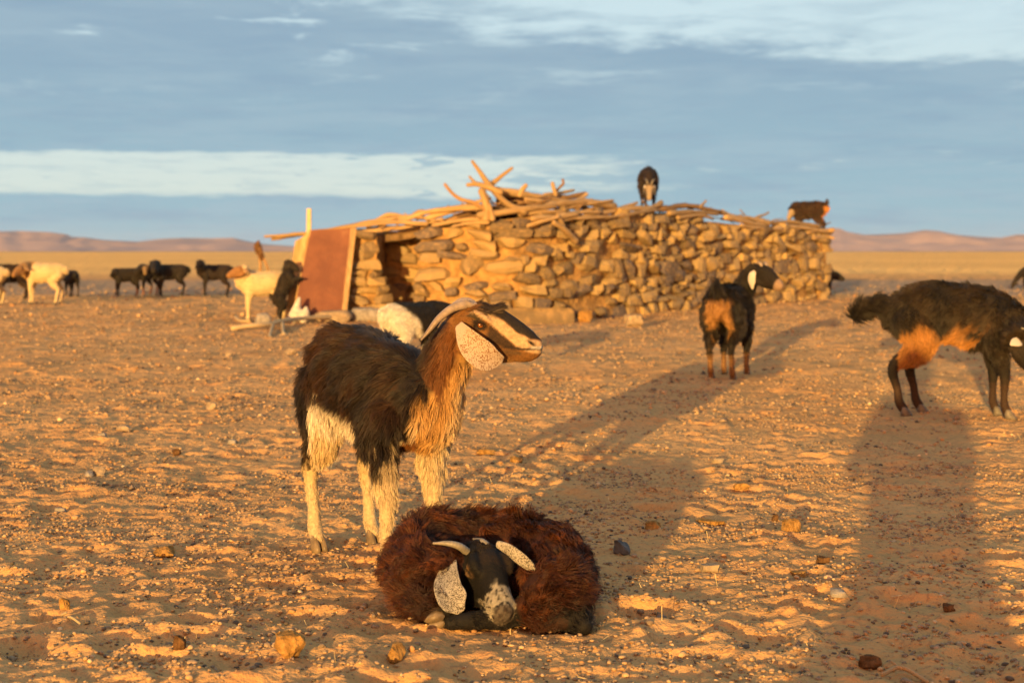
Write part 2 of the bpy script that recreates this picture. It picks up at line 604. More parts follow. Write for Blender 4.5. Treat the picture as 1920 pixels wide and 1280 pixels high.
def fuse(name, tubes, voxel, smooth_it):
    v, f = join([t.mesh() for t in tubes])
    me = bpy.data.meshes.new('tmp')
    me.from_pydata(v, [], f)
    me.update()
    bm = bmesh.new()
    bm.from_mesh(me)
    bmesh.ops.recalc_face_normals(bm, faces=bm.faces)
    bm.to_mesh(me)
    bm.free()
    o = bpy.data.objects.new('tmp', me)
    COL.objects.link(o)
    r = o.modifiers.new('r', 'REMESH')
    r.mode = 'VOXEL'
    r.voxel_size = voxel
    s = o.modifiers.new('s', 'SMOOTH')
    s.factor = 0.5
    s.iterations = smooth_it
    dg = bpy.context.evaluated_depsgraph_get()
    out = bpy.data.meshes.new_from_object(o.evaluated_get(dg))
    out.name = name
    bpy.data.objects.remove(o)
    bpy.data.meshes.remove(me)
    out.shade_smooth()
    return out


# ------------------------------------------------------------------ animal materials
def fur_material(name, hair=True, rough=0.45, spec=0.22):
    m, nt, bs = material(name)
    a = nt.new('ShaderNodeAttribute', attribute_name='coat')
    c = a.outputs['Color']
    if hair:
        h = nt.new('ShaderNodeHairInfo')
        k = nt.math('ADD', nt.lin(h.outputs['Intercept'], 0.0, 1.0, 0.60, 1.22), nt.math('MULTIPLY', nt.math('SUBTRACT', h.outputs['Random'], 0.5), 0.6))
        c = nt.mix(1.0, c, nt.comb(k, k, k), 'MULTIPLY')
    else:
        tcn = nt.new('ShaderNodeTexCoord')
        n = nt.lin(nt.noise(tcn.outputs['Object'], 120.0, 3), 0.3, 0.7, 0.7, 1.2)
        c = nt.mix(1.0, c, nt.comb(n, n, n), 'MULTIPLY')
        bump(nt, bs, nt.noise(tcn.outputs['Object'], 220.0, 3), 0.5, 0.003)
    nt.set(bs.inputs['Base Color'], c)
    bs.inputs['Roughness'].default_value = rough
    bs.inputs['Specular IOR Level'].default_value = spec
    return m


M_FUR = fur_material('goat_fur')
M_SKIN = fur_material('goat_hide', False, 0.75, 0.2)


def plain_mat(name, col, rough=0.6, spec=0.3, nscale=30.0, var=0.35, bstr=0.3, bdist=0.003):
    m, nt, bs = material(name)
    tcn = nt.new('ShaderNodeTexCoord')
    n = nt.noise(tcn.outputs['Object'], nscale, 5, 0.6)
    a = tuple(x * (1 - var) for x in col)
    b_ = tuple(min(1, x * (1 + var)) for x in col)
    nt.set(bs.inputs['Base Color'], nt.mix(nt.smooth(n, 0.3, 0.7), a, b_))
    bs.inputs['Roughness'].default_value = rough
    bs.inputs['Specular IOR Level'].default_value = spec
    if bstr:
        bump(nt, bs, n, bstr, bdist)
    return m


def horn_material(name, base, tip):
    m, nt, bs = material(name)
    a = nt.new('ShaderNodeAttribute', attribute_name='along')
    t = a.outputs['Fac']
    tcn = nt.new('ShaderNodeTexCoord')
    n = nt.noise(tcn.outputs['Object'], 60.0, 5, 0.65)
    ring = nt.math('SINE', nt.math('ADD', nt.math('MULTIPLY', t, 95.0), nt.math('MULTIPLY', n, 5.0)))
    c = nt.mix(nt.smooth(t, 0.35, 1.0), base, tip)
    c = nt.mix(nt.math('MULTIPLY', nt.smooth(n, 0.42, 0.62), 0.55), c, tuple(x * 0.55 for x in base))
    nt.set(bs.inputs['Base Color'], c)
    bs.inputs['Roughness'].default_value = 0.5
    bump(nt, bs, nt.math('ADD', nt.math('MULTIPLY', ring, 0.5), nt.math('MULTIPLY', n, 1.5)), 0.30, 0.0012)
    return m


M_HORN = horn_material('brown_horn', (0.30, 0.225, 0.155), (0.12, 0.085, 0.06))
M_HORNP = horn_material('pale_horn', (0.185, 0.165, 0.13), (0.22, 0.19, 0.145))
M_HOOF = plain_mat('hoof_horn', (0.11, 0.095, 0.075), 0.5)
M_HOOFP = plain_mat('pale_hoof_horn', (0.17, 0.125, 0.075), 0.45)


def ear_material(name, pale, dark, amount, scale=300.0):
    m, nt, bs = material(name)
    tcn = nt.new('ShaderNodeTexCoord')
    a = nt.new('ShaderNodeAttribute', attribute_name='along')
    vec = nt.vmath('MULTIPLY', tcn.outputs['Object'], (1.0, 1.0, 0.55))
    n = nt.noise(vec, scale, 2, 0.55)
    n2 = nt.noise(tcn.outputs['Object'], 35.0, 3, 0.5)
    v = nt.math('ADD', n, nt.math('MULTIPLY', nt.math('SUBTRACT', n2, 0.5), 0.25))
    v = nt.math('ADD', v, nt.math('MULTIPLY', nt.smooth(a.outputs['Fac'], 0.0, 0.35, -1.0, 0.0), 0.12))
    big = nt.noise(tcn.outputs['Object'], scale * 0.35, 3, 0.6)
    v = nt.math('ADD', v, nt.math('MULTIPLY', nt.math('SUBTRACT', big, 0.5), 0.35))
    f = nt.smooth(v, amount, amount + 0.10)
    nt.set(bs.inputs['Base Color'], nt.mix(f, pale, dark))
    bs.inputs['Roughness'].default_value = 0.7
    bs.inputs['Specular IOR Level'].default_value = 0.2
    bump(nt, bs, n, 0.4, 0.002)
    return m


M_EAR = ear_material('speckled_cream_ear', (0.36, 0.285, 0.215), (0.15, 0.07, 0.028), 0.505, 420.0)
M_EARD = ear_material('speckled_grey_ear', (0.30, 0.275, 0.235), (0.035, 0.028, 0.02), 0.475, 600.0)
M_EARW = ear_material('white_ear', (0.50, 0.45, 0.38), (0.25, 0.18, 0.12), 0.62)
M_EARB = plain_mat('dark_ear', (0.030, 0.024, 0.018), 0.7)
M_EARO = plain_mat('tan_ear', (0.30, 0.18, 0.08), 0.7)

m, nt, bs = material('goat_eye')
tcn = nt.new('ShaderNodeTexCoord')
ex, ey, ez = nt.sep(tcn.outputs['Object'])
rr = nt.math('SQRT', nt.math('ADD', nt.math('MULTIPLY', ex, ex), nt.math('MULTIPLY', nt.math('MULTIPLY', ez, ez), 1.0)))
iris = nt.smooth(rr, 0.0062, 0.0080, 1.0, 0.0)
pup = nt.math('MULTIPLY', nt.math('LESS_THAN', nt.math('ABSOLUTE', ez), 0.0016), nt.math('LESS_THAN', nt.math('ABSOLUTE', ex), 0.0052))
c = nt.mix(iris, (0.012, 0.007, 0.004), (0.23, 0.075, 0.012))
c = nt.mix(pup, c, (0.004, 0.004, 0.004))
nt.set(bs.inputs['Base Color'], c)
bs.inputs['Roughness'].default_value = 0.12
bs.inputs['Specular IOR Level'].default_value = 0.5
M_EYE = m


def along_attr(me, t):
    a = me.attributes.new('along', 'FLOAT', 'POINT')
    a.data.foreach_set('value', np.asarray(t, np.float32))


def tube_obj(name, tube, mat, parent, n=12, thin=None):
    v, f = tube.mesh(n)
    me = bpy.data.meshes.new(name)
    me.from_pydata([tuple(p) for p in v], [], f)
    me.update()
    bm = bmesh.new()
    bm.from_mesh(me)
    bmesh.ops.recalc_face_normals(bm, faces=bm.faces)
    bm.to_mesh(me)
    bm.free()
    m = len(v) // n
    along_attr(me, np.repeat(np.linspace(0, 1, m), n))
    me.shade_smooth()
    return link(name, me, mat, parent)


# ------------------------------------------------------------------ animal builder
def unit(v):
    v = np.asarray(v, float)
    return v / max(np.linalg.norm(v), 1e-9)


class Head:
    def __init__(s, back, muzzle, up, scale=1.0, deep=1.0, eye=(.30, .024)):
        s.o = np.asarray(back, float)
        d = np.asarray(muzzle, float) - s.o
        s.len = np.linalg.norm(d)
        s.a = d / s.len
        up = np.asarray(up, float)
        s.u = unit(up - up.dot(s.a) * s.a)
        s.s = np.cross(s.u, s.a)           # left side of the animal
        s.k = s.len / 0.225 * scale
        s.deep = deep
        s.eye = eye

    def p(s, t, side=0.0, up=0.0):
        """t along the head 0..1, side/up in metres at standard size."""
        return s.o + s.a * (t * s.len) + s.s * (side * s.k) + s.u * (up * s.k)

    def coords(s, P):
        d = P - s.o
        return d @ s.a / s.len, d @ s.s / s.k, d @ s.u / s.k

    def tubes(s):
        k, h = s.k, s.deep
        prof = [(-0.06, -0.002, .034, .048), (0.06, 0.002, .046, .070), (0.20, 0.002, .051, .081), (0.36, 0.001, .049, .087), (0.52, 0.002, .042, .082),
                (0.68, 0.003, .036, .069), (0.82, 0.003, .033, .056), (0.93, 0.003, .032, .046), (0.985, 0.004, .026, .036)]
        T = [Tube('head', [s.p(t, 0, o) for t, o, w, hh in prof], [(w * k, hh * k * h) for t, o, w, hh in prof], side=s.s, flow=-1, sub=3)]
        et, eu = s.eye
        for sg in (1, -1):
            # bony brow and lids round the eye, cheek, nostril wing, lips
            T.append(Tube('head', [s.p(et - .12, sg * .036, eu + .024), s.p(et, sg * .043, eu + .022), s.p(et + .13, sg * .036, eu + .012)], [.010 * k, .012 * k, .008 * k], side=s.s, sub=2))
            T.append(Tube('head', [s.p(et - .07, sg * .047, eu + .003), s.p(et, sg * .0535, eu + .0115), s.p(et + .08, sg * .044, eu + .002)], [.0045 * k, .0052 * k, .004 * k], side=s.s, sub=3))
            T.append(Tube('head', [s.p(et - .06, sg * .048, eu - .005), s.p(et, sg * .051, eu - .0125), s.p(et + .075, sg * .043, eu - .005)], [.0045 * k, .0048 * k, .004 * k], side=s.s, sub=3))
            T.append(Tube('head', [s.p(0.10, sg * .034, -.040 * h), s.p(0.28, sg * .036, -.050 * h), s.p(0.48, sg * .027, -.048 * h)], [.024 * k, .026 * k, .014 * k], side=s.s, sub=2))
            T.append(Tube('head', [s.p(0.84, sg * .017, .024 * h), s.p(0.93, sg * .019, .020 * h), s.p(0.99, sg * .014, .012 * h)], [.012 * k, .0115 * k, .008 * k], side=s.s, sub=2))
            T.append(Tube('head', [s.p(0.70, sg * .022, -.004), s.p(0.86, sg * .022, .003), s.p(0.99, sg * .012, .007)], [.011 * k, .0115 * k, .010 * k], side=s.s, sub=2))
        T.append(Tube('head', [s.p(0.66, 0, -.042 * h), s.p(0.84, 0, -.034 * h), s.p(0.97, 0, -.026 * h)], [(.021 * k, .016 * k), (.022 * k, .017 * k), (.017 * k, .013 * k)], side=s.s, sub=2))
        return T


def leg_tubes(kind, pts, rad):
    return Tube(kind, pts, rad, side=(0, 1, 0), flow=1, sub=3)


def standard(hind=((-.205, .085), (-.205, -.085)), fore=((.205, .075), (.205, -.075)), fat=1.0, lift=0.0, sh=.485):
    """Joints of a standing goat 0.62 m at the withers, facing +x."""
    z = lift
    T = [Tube('torso', [(-.315, 0, .505 + z), (-.25, 0, .51 + z), (-.13, 0, .49 + z), (.01, 0, .472 + z), (.13, 0, .475 + z), (.225, 0, .485 + z), (.285, 0, .49 + z)],
              [(.055, .06), (.098, .108), (.125 * fat, .138), (.132 * fat, .150), (.120 * fat, .152), (.095, .132), (.062, .085)])]
    for (fx, fy) in hind:
        sg = 1 if fy > 0 else -1
        hip = (-.215, sg * .062, .475 + z)
        T.append(leg_tubes('hind', [hip, (-.165, sg * .083, .385 + z), ((fx - .215) * .5 + .03, (fy + sg * .085) * .5, .305), (fx - .050, fy, .232), (fx - .030, fy, .130), (fx - .022, fy, .070), (fx, fy, .032)],
                           [(.060, .105), (.052, .085), (.038, .056), (.022, .030), (.0165, .020), (.020, .023), (.020, .024)]))
    for (fx, fy) in fore:
        sg = 1 if fy > 0 else -1
        T.append(leg_tubes('fore', [(.185, sg * .070, sh + z), (.160, sg * .078, .370 + z), ((fx + .17) * .5 - .005, (fy + sg * .078) * .5, .290), (fx - .012, fy, .205), (fx - .014, fy, .125), (fx - .014, fy, .066), (fx, fy, .032)],
                           [(.045, .085), (.045, .062), (.032, .040), (.025, .027), (.0165, .018), (.019, .021), (.020, .023)]))
    return T


def lockn(P):
    return np.stack([noise3(P * 40, 70 + k) for k in range(3)], -1)


def make_fur(root, me, tubes, head, coat, length, n, width, seed, lay=0.4, wild=0.35, npts=5, curl=0.0, clump=0.5, tuft_dir=None, tuft_min=.02):
    rng = np.random.default_rng(seed)
    nv = len(me.vertices)
    V = np.empty(nv * 3, np.float32)
    me.vertices.foreach_get('co', V)
    V = V.reshape(-1, 3).astype(float)
    me.calc_loop_triangles()
    nt_ = len(me.loop_triangles)
    tri = np.empty(nt_ * 3, np.int32)
    me.loop_triangles.foreach_get('vertices', tri)
    tri = tri.reshape(-1, 3)
    A, B, C = V[tri[:, 0]], V[tri[:, 1]], V[tri[:, 2]]
    nn = np.cross(B - A, C - A)
    ar = np.linalg.norm(nn, axis=1)
    N = nn / np.maximum(ar, 1e-12)[:, None]
    # denser on the head, where the hair is short
    cen = (A + B + C) / 3
    hz = 1.0
    if head is not None:
        t, s_, u_ = head.coords(cen)
        hz = np.where((t > -0.05) & (t < 1.1) & (np.abs(u_) < .10) & (np.abs(s_) < .07), 4.0, 1.0)
    pr = ar * hz
    pick = rng.choice(len(ar), n, p=pr / pr.sum())
    r1, r2 = rng.random(n), rng.random(n)
    q = np.sqrt(r1)
    P = A[pick] * (1 - q)[:, None] + B[pick] * (q * (1 - r2))[:, None] + C[pick] * (q * r2)[:, None]
    Nn = N[pick]
    info = classify(P, tubes, head)
    L = length(info) * rng.uniform(0.7, 1.25, n)
    col = coat(info, rng)
    keep = L > 0.001
    P, Nn, L, col = P[keep], Nn[keep], L[keep], col[keep]
    info = {k: v[keep] for k, v in info.items()}
    n = len(P)
    G = info['flow'].copy()
    if tuft_dir is not None:
        tf = L > tuft_min
        tf &= info['kind'] == 'head'
        G[tf] = np.asarray(tuft_dir)[None] + lockn(P[tf]) * .5
    G = G - (G * Nn).sum(1, keepdims=True) * Nn
    G = G / np.maximum(np.linalg.norm(G, axis=1, keepdims=True), 1e-6)
    # locks: neighbouring hairs lean the same way
    sc = 1.0 / 0.03
    lock = np.stack([noise3(P * sc, seed + k) for k in range(3)], -1) + 0.6 * np.stack([noise3(P * sc * 2.6, seed + 7 + k) for k in range(3)], -1)
    d0 = G * (1 - lay) + Nn * lay + lock * wild + rng.normal(0, 0.10, (n, 3))
    d0 = d0 / np.linalg.norm(d0, axis=1, keepdims=True)
    down = np.array((0, 0, -1.0))
    d1 = d0 * 0.5 + G * 0.55 + down * 0.35 + lock * wild * 0.6
    d1 = d1 / np.linalg.norm(d1, axis=1, keepdims=True)
    t = np.linspace(0, 1, npts)
    pts = P[:, None] - Nn[:, None] * 0.003 + L[:, None, None] * (d0[:, None] * (t - 0.5 * t * t)[None, :, None] + d1[:, None] * (0.5 * t * t)[None, :, None])
    if curl:
        ph = noise3(P * 22, seed + 31) * 6
        sidev = np.cross(d0, Nn)
        pts = pts + (sidev[:, None] * np.sin(t * 7 + ph[:, None])[..., None] + Nn[:, None] * np.cos(t * 6 + ph[:, None])[..., None]) * (curl * L)[:, None, None] * t[None, :, None]
    if clump > 0 and n > 3000:
        from mathutils.kdtree import KDTree
        m = max(60, n // 14)
        kd = KDTree(m)
        for i in range(m):
            kd.insert(P[i], i)
        kd.balance()
        own = np.array([kd.find(p)[1] for p in P])
        near = np.linalg.norm(P - P[own], axis=1)
        w = clump * np.clip(1 - near / 0.03, 0, 1)[:, None, None] * (t ** 1.3)[None, :, None]
        tgt = pts[own] * 1.0
        rel = (tgt - tgt[:, :1]) * (L / np.maximum(L[own], 1e-4))[:, None, None] + tgt[:, :1]
        pts = pts * (1 - w) + rel * w
    pts[:, :, 2] = np.maximum(pts[:, :, 2], -0.01)
    hc = bpy.data.hair_curves.new('fur')
    hc.add_curves([npts] * n)
    hc.attributes['position'].data.foreach_set('vector', pts.astype(np.float32).ravel())
    ra = hc.attributes.get('radius') or hc.attributes.new('radius', 'FLOAT', 'POINT')
    taper = np.interp(t, [0, 0.3, 0.75, 1], [0.8, 1.0, 0.75, 0.15])
    wv = width * np.clip(L / 0.04, 0.45, 1.1) * rng.uniform(0.7, 1.25, n)
    ra.data.foreach_set('value', (wv[:, None] * taper[None]).astype(np.float32).ravel())
    set_color(hc, 'coat', col, 'CURVE')
    link('fur', hc, M_FUR, root)


def classify(P, tubes, head):
    """For points on the body: which part, how far along it, the lie of the hair, and head coordinates."""
    n = len(P)
    best = np.full(n, 1e9)
    kind = np.zeros(n, object)
    tt = np.zeros(n)
    flow = np.zeros((n, 3))
    rel = np.zeros((n, 3))
    sgn = {'torso': (0.75, 0.75), 'neck': (0.9, 0.35), 'head': (1, 0.05), 'hind': (0.9, 0.3), 'fore': (0.9, 0.3), 'tail': (1, 0.2)}
    for tb in tubes:
        D = np.linalg.norm(P[:, None] - tb.C[None], axis=2) - tb.R.mean(1)[None]
        j = D.argmin(1)
        d = D[np.arange(n), j]
        mk = d < best
        best[mk] = d[mk]
        kind[mk] = tb.kind
        jj = j[mk]
        tt[mk] = tb.t[jj]
        a, dn = sgn[tb.kind]
        flow[mk] = tb.T[jj] * tb.flow * a + np.array((0, 0, -dn))
        rel[mk] = P[mk] - tb.C[jj]
    info = {'P': P, 'kind': kind, 't': tt, 'flow': flow, 'rel': rel}
    if head is not None:
        t, s_, u_ = head.coords(P)
        info['ht'], info['hs'], info['hu'] = t, s_, u_
    else:
        info['ht'] = info['hs'] = info['hu'] = np.zeros(n)
    return info


def hoof_obj(root, c, fwd, k, mat):
    """Cloven hoof: two claws side by side."""
    fwd = unit((fwd[0], fwd[1], 0))
    sd = np.array((-fwd[1], fwd[0], 0))
    parts = []
    for sg in (1, -1):
        b = np.asarray(c, float) + sd * sg * .0115 * k
        b[2] = 0
        ring = []
        for zz, gx_, gw in ((-.004, .034, .012), (.014, .031, .0115), (.034, .020, .011), (.046, .013, .009)):
            off = fwd * (0.010 - zz * 0.25) * k
            for th in np.linspace(0, 2 * np.pi, 8, endpoint=False):
                ring.append(b + off + fwd * math.cos(th) * gx_ * k * (1.0 if math.cos(th) > 0 else 0.75) + sd * math.sin(th) * gw * k + np.array((0, 0, zz * k)))
        f = [(i * 8 + j, i * 8 + (j + 1) % 8, (i + 1) * 8 + (j + 1) % 8, (i + 1) * 8 + j) for i in range(3) for j in range(8)]
        f += [tuple(range(8))[::-1], tuple(range(24, 32))]
        parts.append((ring, f))
    v, f = join(parts)
    return mesh_obj('hoof', v, f, mat, root, True)


def ear_obj(root, head, sg, pts, wid, mat, thick=.0038, side=None, cup=.0):
    """Long drooping ear; pts in world/local coordinates, wid half widths."""
    pts = np.asarray(pts, float)
    if side is None:
        side = head.a
    tb = Tube('ear', pts, [(w, thick * head.k) for w in wid], side=side, sub=5)
    tb.cup = cup
    return tube_obj('ear', tb, mat, root, 20)


def eye_obj(root, head, sg, r=.0118):
    bm = bmesh.new()
    bmesh.ops.create_uvsphere(bm, u_segments=16, v_segments=10, radius=r)
    me = bpy.data.meshes.new('eye')
    bm.to_mesh(me)
    bm.free()
    me.shade_smooth()
    o = link('eye', me, M_EYE, root)
    c = head.p(head.eye[0], sg * .0425, head.eye[1])
    yv = unit(head.s * sg + head.u * 0.15 + head.a * 0.2)      # eye axis looks outwards
    xv = unit(head.a - head.a.dot(yv) * yv)
    zv = np.cross(xv, yv)
    M = Matrix(((xv[0], yv[0], zv[0], c[0]), (xv[1], yv[1], zv[1], c[1]), (xv[2], yv[2], zv[2], c[2]), (0, 0, 0, 1)))
    o.matrix_local = M @ Matrix.Scale(head.k, 4)
    return o


def build_body(root, tubes, head, coat, voxel, smooth_it, seed):
    me = fuse('body', tubes, voxel, smooth_it)
    V = np.empty(len(me.vertices) * 3, np.float32)
    me.vertices.foreach_get('co', V)
    V = V.reshape(-1, 3).astype(float)
    info = classify(V, tubes, head)
    set_color(me, 'coat', coat(info, np.random.default_rng(seed), True))
    link('body', me, M_SKIN, root)
    return me


def jit(info, s, k=1.0):
    return noise3(info['P'] * s, 17) * k


def mixc(a, b, f):
    return a * (1 - f)[:, None] + np.asarray(b)[None] * f[:, None]


def lens(body=.055, neck=.045, leg=.022, head=.008, tail=.06, tuft=0.0):
    def f(i):
        L = np.full(len(i['P']), body)
        k = i['kind']
        L[k == 'neck'] = neck
        L[k == 'tail'] = tail
        lg = (k == 'hind') | (k == 'fore')
        L[lg] = np.interp(i['t'][lg], [0, .3, .5, .75, 1], [body, body * .9, leg * 1.7, leg, leg * 1.15])
        hd = k == 'head'
        L[hd] = np.interp(i['ht'][hd], [0, .12, .3, 1.0], [neck * .6, head * 2, head, head * .6])
        if tuft:
            tf = hd & (i['ht'] > .02) & (i['ht'] < .36) & (i['hu'] > .050) & (np.abs(i['hs']) < .030)
            L[tf] = tuft
        return L
    return f


# ------------------------------------------------------------------ frames
def frame(loc, yaw, k=1.0):
    """Returns a function that turns a world point into the local, unscaled frame of an animal."""
    c, s = math.cos(-yaw), math.sin(-yaw)

    def L(p):
        d = np.asarray(p, float) - np.asarray(loc, float)
        return np.array((c * d[0] - s * d[1], s * d[0] + c * d[1], d[2])) / k
    return L


def ldir(v, yaw):
    c, s = math.cos(-yaw), math.sin(-yaw)
    return np.array((c * v[0] - s * v[1], s * v[0] + c * v[1], v[2]))


# ================================================================== the standing goat
yaw = math.radians(-58)
mloc = np.array((-.372, 3.895, 0.0))
hpos = ((-.195, .088), (-.205, -.082))
fpos = ((.195, .078), (.215, -.070))
zs = [float(ground_z(mloc[0] + math.cos(yaw) * x - math.sin(yaw) * y_, mloc[1] + math.sin(yaw) * x + math.cos(yaw) * y_)) for x, y_ in hpos + fpos]
mloc[2] = np.mean(zs) - 0.006
L_ = frame(mloc, yaw)
root = thing('goat', 'dark brown goat with a cream face stripe, orange throat and speckled ear, standing in front', 'goat', tuple(mloc), yaw)
head = Head(L_(at(864, 611, 3.665)), L_(at(1004, 655, 3.635)), ldir((0.0, -0.12, 1.0), yaw), 1.0, .97, (.27, .030))
tubes = standard(hpos, fpos, sh=.425)
tubes[0] = Tube('torso', [(-.285, 0, .520), (-.235, 0, .528), (-.12, 0, .500), (.0, 0, .472), (.11, 0, .458), (.190, 0, .455), (.240, 0, .450)], [(.055, .06), (.094, .105), (.118, .135), (.122, .142), (.112, .138), (.092, .118), (.062, .085)])
nk = [(.10, 0, .468), L_(at(800, 775, 3.74)), L_(at(822, 718, 3.715)), L_(at(842, 664, 3.69)), L_(at(862, 622, 3.67))]
tubes.append(Tube('neck', nk, [(.090, .108), (.080, .096), (.066, .078), (.056, .064), (.048, .056)], side=(0, 1, 0)))
tubes.append(Tube('tail', [(-.29, 0, .565), (-.325, 0, .555), (-.35, 0, .51)], [.024, .018, .010], sub=2))
tubes += head.tubes()
THROAT = ldir(unit((.90, -.20, -.38)), yaw)
CREAM = np.array((.50, .41, .27))
ORANGE = np.array((.44, .245, .075))


def coat_main(i, rng, skin=False):
    P, k, t, rel = i['P'], i['kind'], i['t'], i['rel']
    n = len(P)
    nz = noise3(P * 14, 5)
    nf = noise3(P * 45, 6)
    c = np.tile((.0135, .0098, .0068), (n, 1))
    c = mixc(c, (.050, .022, .0075), np.clip(.25 + .6 * nz + .5 * nf, 0, 1) * .75)
    c = mixc(c, (.055, .050, .052), sstep(-np.abs(P[:, 1]), -.03, -.01) * sstep(P[:, 2], .58, .60) * (P[:, 0] < .2) * .6)  # sky reflection along the spine, painted into the coat as grey
    tor = k == 'torso'
    # breast
    f = sstep(P[:, 0] + .012 * nz - 2.6 * np.maximum(np.abs(P[:, 1] - .032) - .036, 0), .205, .235) * (tor | (k == 'fore') & (t < .35)) * sstep(-P[:, 2], -.50, -.455)
    c = mixc(c, ORANGE * (1 + .12 * nf[:, None].mean()), f)
    f2 = f * sstep(-P[:, 2], -.46, -.37)
    c = mixc(c, CREAM, f2 * .85)
    # pale belly and the white patch before the thigh
    f = sstep(-P[:, 2] + .02 * nz, -.385, -.355) * tor * sstep(P[:, 0], -.27, -.22)
    c = mixc(c, CREAM * 1.08, f)
    f = sstep(-P[:, 2] + .022 * nz - .25 * np.maximum(P[:, 0] + .06, 0), -.445, -.410) * (P[:, 0] < .08) * sstep(P[:, 0], -.22, -.195) * (tor | (k == 'hind') & (t < .45) & (rel[:, 0] > .01))
    c = mixc(c, (.60, .53, .41), f)
    # neck: dark nape, brown sides, pale throat
    nk = (k == 'neck') | ((k == 'torso') & (P[:, 0] > .17) & (np.abs(P[:, 1] - .034) < .045))
    s = rel @ THROAT
    side = sstep(s, -.055, -.01) * (k == 'neck')
    c = mixc(c, (.165, .060, .012), side * np.clip(.75 + .4 * nz, 0, 1))
    c = mixc(c, ORANGE, sstep(s + .012 * nz, .024, .046) * nk)
    c = mixc(c, CREAM * np.array((1, .92, .8)), sstep(s + .012 * nz, .050, .075) * nk * .7)
    # legs
    lo = CREAM * np.array((1.02, .98, .88))
    fo = k == 'fore'
    c = mixc(c, lo, np.maximum(sstep(t + .05 * nz + .2 * (P[:, 1] > 0), .32, .42), .65 * sstep(nf + .8 * nz, .1, .5) * (t > .2) * (t < .5)) * fo)
    hi = k == 'hind'
    g = sstep(rel[:, 0] + .012 * nz + .10 * (t - .35), .0, .018)
    c = mixc(c, lo * np.array((1.0, .95, .85)), g * hi * sstep(t, .16, .24))
    c = mixc(c, lo, sstep(t + .03 * nz, .56, .63) * hi)
    # head
    hd = k == 'head'
    ht, hs, hu = i['ht'], i['hs'], i['hu']
    hu = hu + .0035 * nf
    ch = np.tile((.200, .090, .024), (n, 1))
    ch = mixc(ch, (.095, .042, .014), sstep(nz, -.1, .6) * .6)
    ch = mixc(ch, (.33, .19, .07), sstep(-hu, .035, .06) * sstep(ht, .35, .6) * .7)
    mid = np.interp(ht, [.10, .20, .34, .56, .78, .92], [.066, .066, .058, .038, .018, .012])
    hw = np.interp(ht, [.10, .20, .34, .56, .78, .92], [.006, .009, .013, .015, .017, .017])
    # dark streak from the eye to the corner of the mouth, dark patch above the eye
    ch = mixc(ch, (.040, .021, .010), sstep(hu, -.020, -.006 + 0 * hu) * sstep(-hu, -(mid - hw) - .002, -(mid - hw) + .006) * sstep(ht, .34, .42) * sstep(-ht, -.80, -.72))
    ch = mixc(ch, (.050, .036, .018), sstep(hu, .036, .042) * sstep(-hu, -(mid - hw) - .003, -(mid - hw) + .003) * sstep(ht, .10, .15) * sstep(-ht, -.31, -.26))
    st = sstep(hu, mid - hw - .004, mid - hw + .003) * sstep(-hu, -mid - hw - .003, -mid - hw + .004) * sstep(ht, .08, .14)
    ch = mixc(ch, (.46, .31, .17), st)
    # muzzle: pale to the mouth line, black bridge with a grey dusting at the nose
    mouth = -.013 + .045 * (ht - .60)
    ch = mixc(ch, (.44, .30, .17), sstep(hu, mouth, mouth + .006) * sstep(-hu, -mid, -mid + .004) * sstep(ht, .74, .82))
    ch = mixc(ch, (.020, .015, .012), sstep(hu, mid + hw - .002, mid + hw + .004) * (ht > .06))
    ch = mixc(ch, (.40, .36, .30), sstep(ht, .77, .84) * sstep(-ht, -.97, -.93) * sstep(hu, mid + hw - .008, mid + hw) * sstep(nf, -.05, .2) * .8)
    lip = sstep(ht, .58, .66) * sstep(-np.abs(hu - mouth), -.0050, -.0022)
    ch = mixc(ch, (.022, .014, .010), lip)
    ch = mixc(ch, (.075, .045, .020), sstep(ht, .62, .68) * sstep(-ht, -.92, -.82) * sstep(-hu, -(mouth - .004), -(mouth - .014)) * sstep(hu, mouth - .028, mouth - .018) * .8)
    ch = mixc(ch, (.50, .46, .40), sstep(ht, .93, .97) * sstep(-np.abs(hu - mouth - .004), -.006, -.003) * .9)
    nos = np.exp(-(((ht - .945) * 22 / 1.1) ** 2 + ((hu - .019 + .10 * (ht - .945)) / .0042) ** 2)) * (np.abs(hs) > .008)
    ch = mixc(ch, (.012, .008, .007), np.clip(nos * 1.7, 0, 1))
    ch = mixc(ch, (.022, .015, .011), sstep(hu, .048, .056) * sstep(-np.abs(hs), -.036, -.026) * sstep(ht, .0, .06) * sstep(-ht, -.52, -.42))
    er = np.hypot((ht - head.eye[0]) * .225 * .72, hu - head.eye[1])
    ch = mixc(ch, (.022, .013, .008), sstep(-er, -.0165, -.0125) * (np.abs(hs) > .02))
    c = np.where(hd[:, None], ch, c)
    if not skin:
        c = c * rng.uniform(.75, 1.25, (n, 1))
    else:
        c = c * .8
    return np.clip(c, 0, 1)


me = build_body(root, tubes, head, coat_main, 0.0046, 5, 3)
make_fur(root, me, tubes, head, coat_main, lens(.045, .034, .012, .0085, .06, .036), 150000, .00050, 21, lay=.27, wild=.30, npts=6, clump=.6, tuft_dir=head.a * .6 + head.u * .55)
eye_obj(root, head, -1)
eye_obj(root, head, 1)
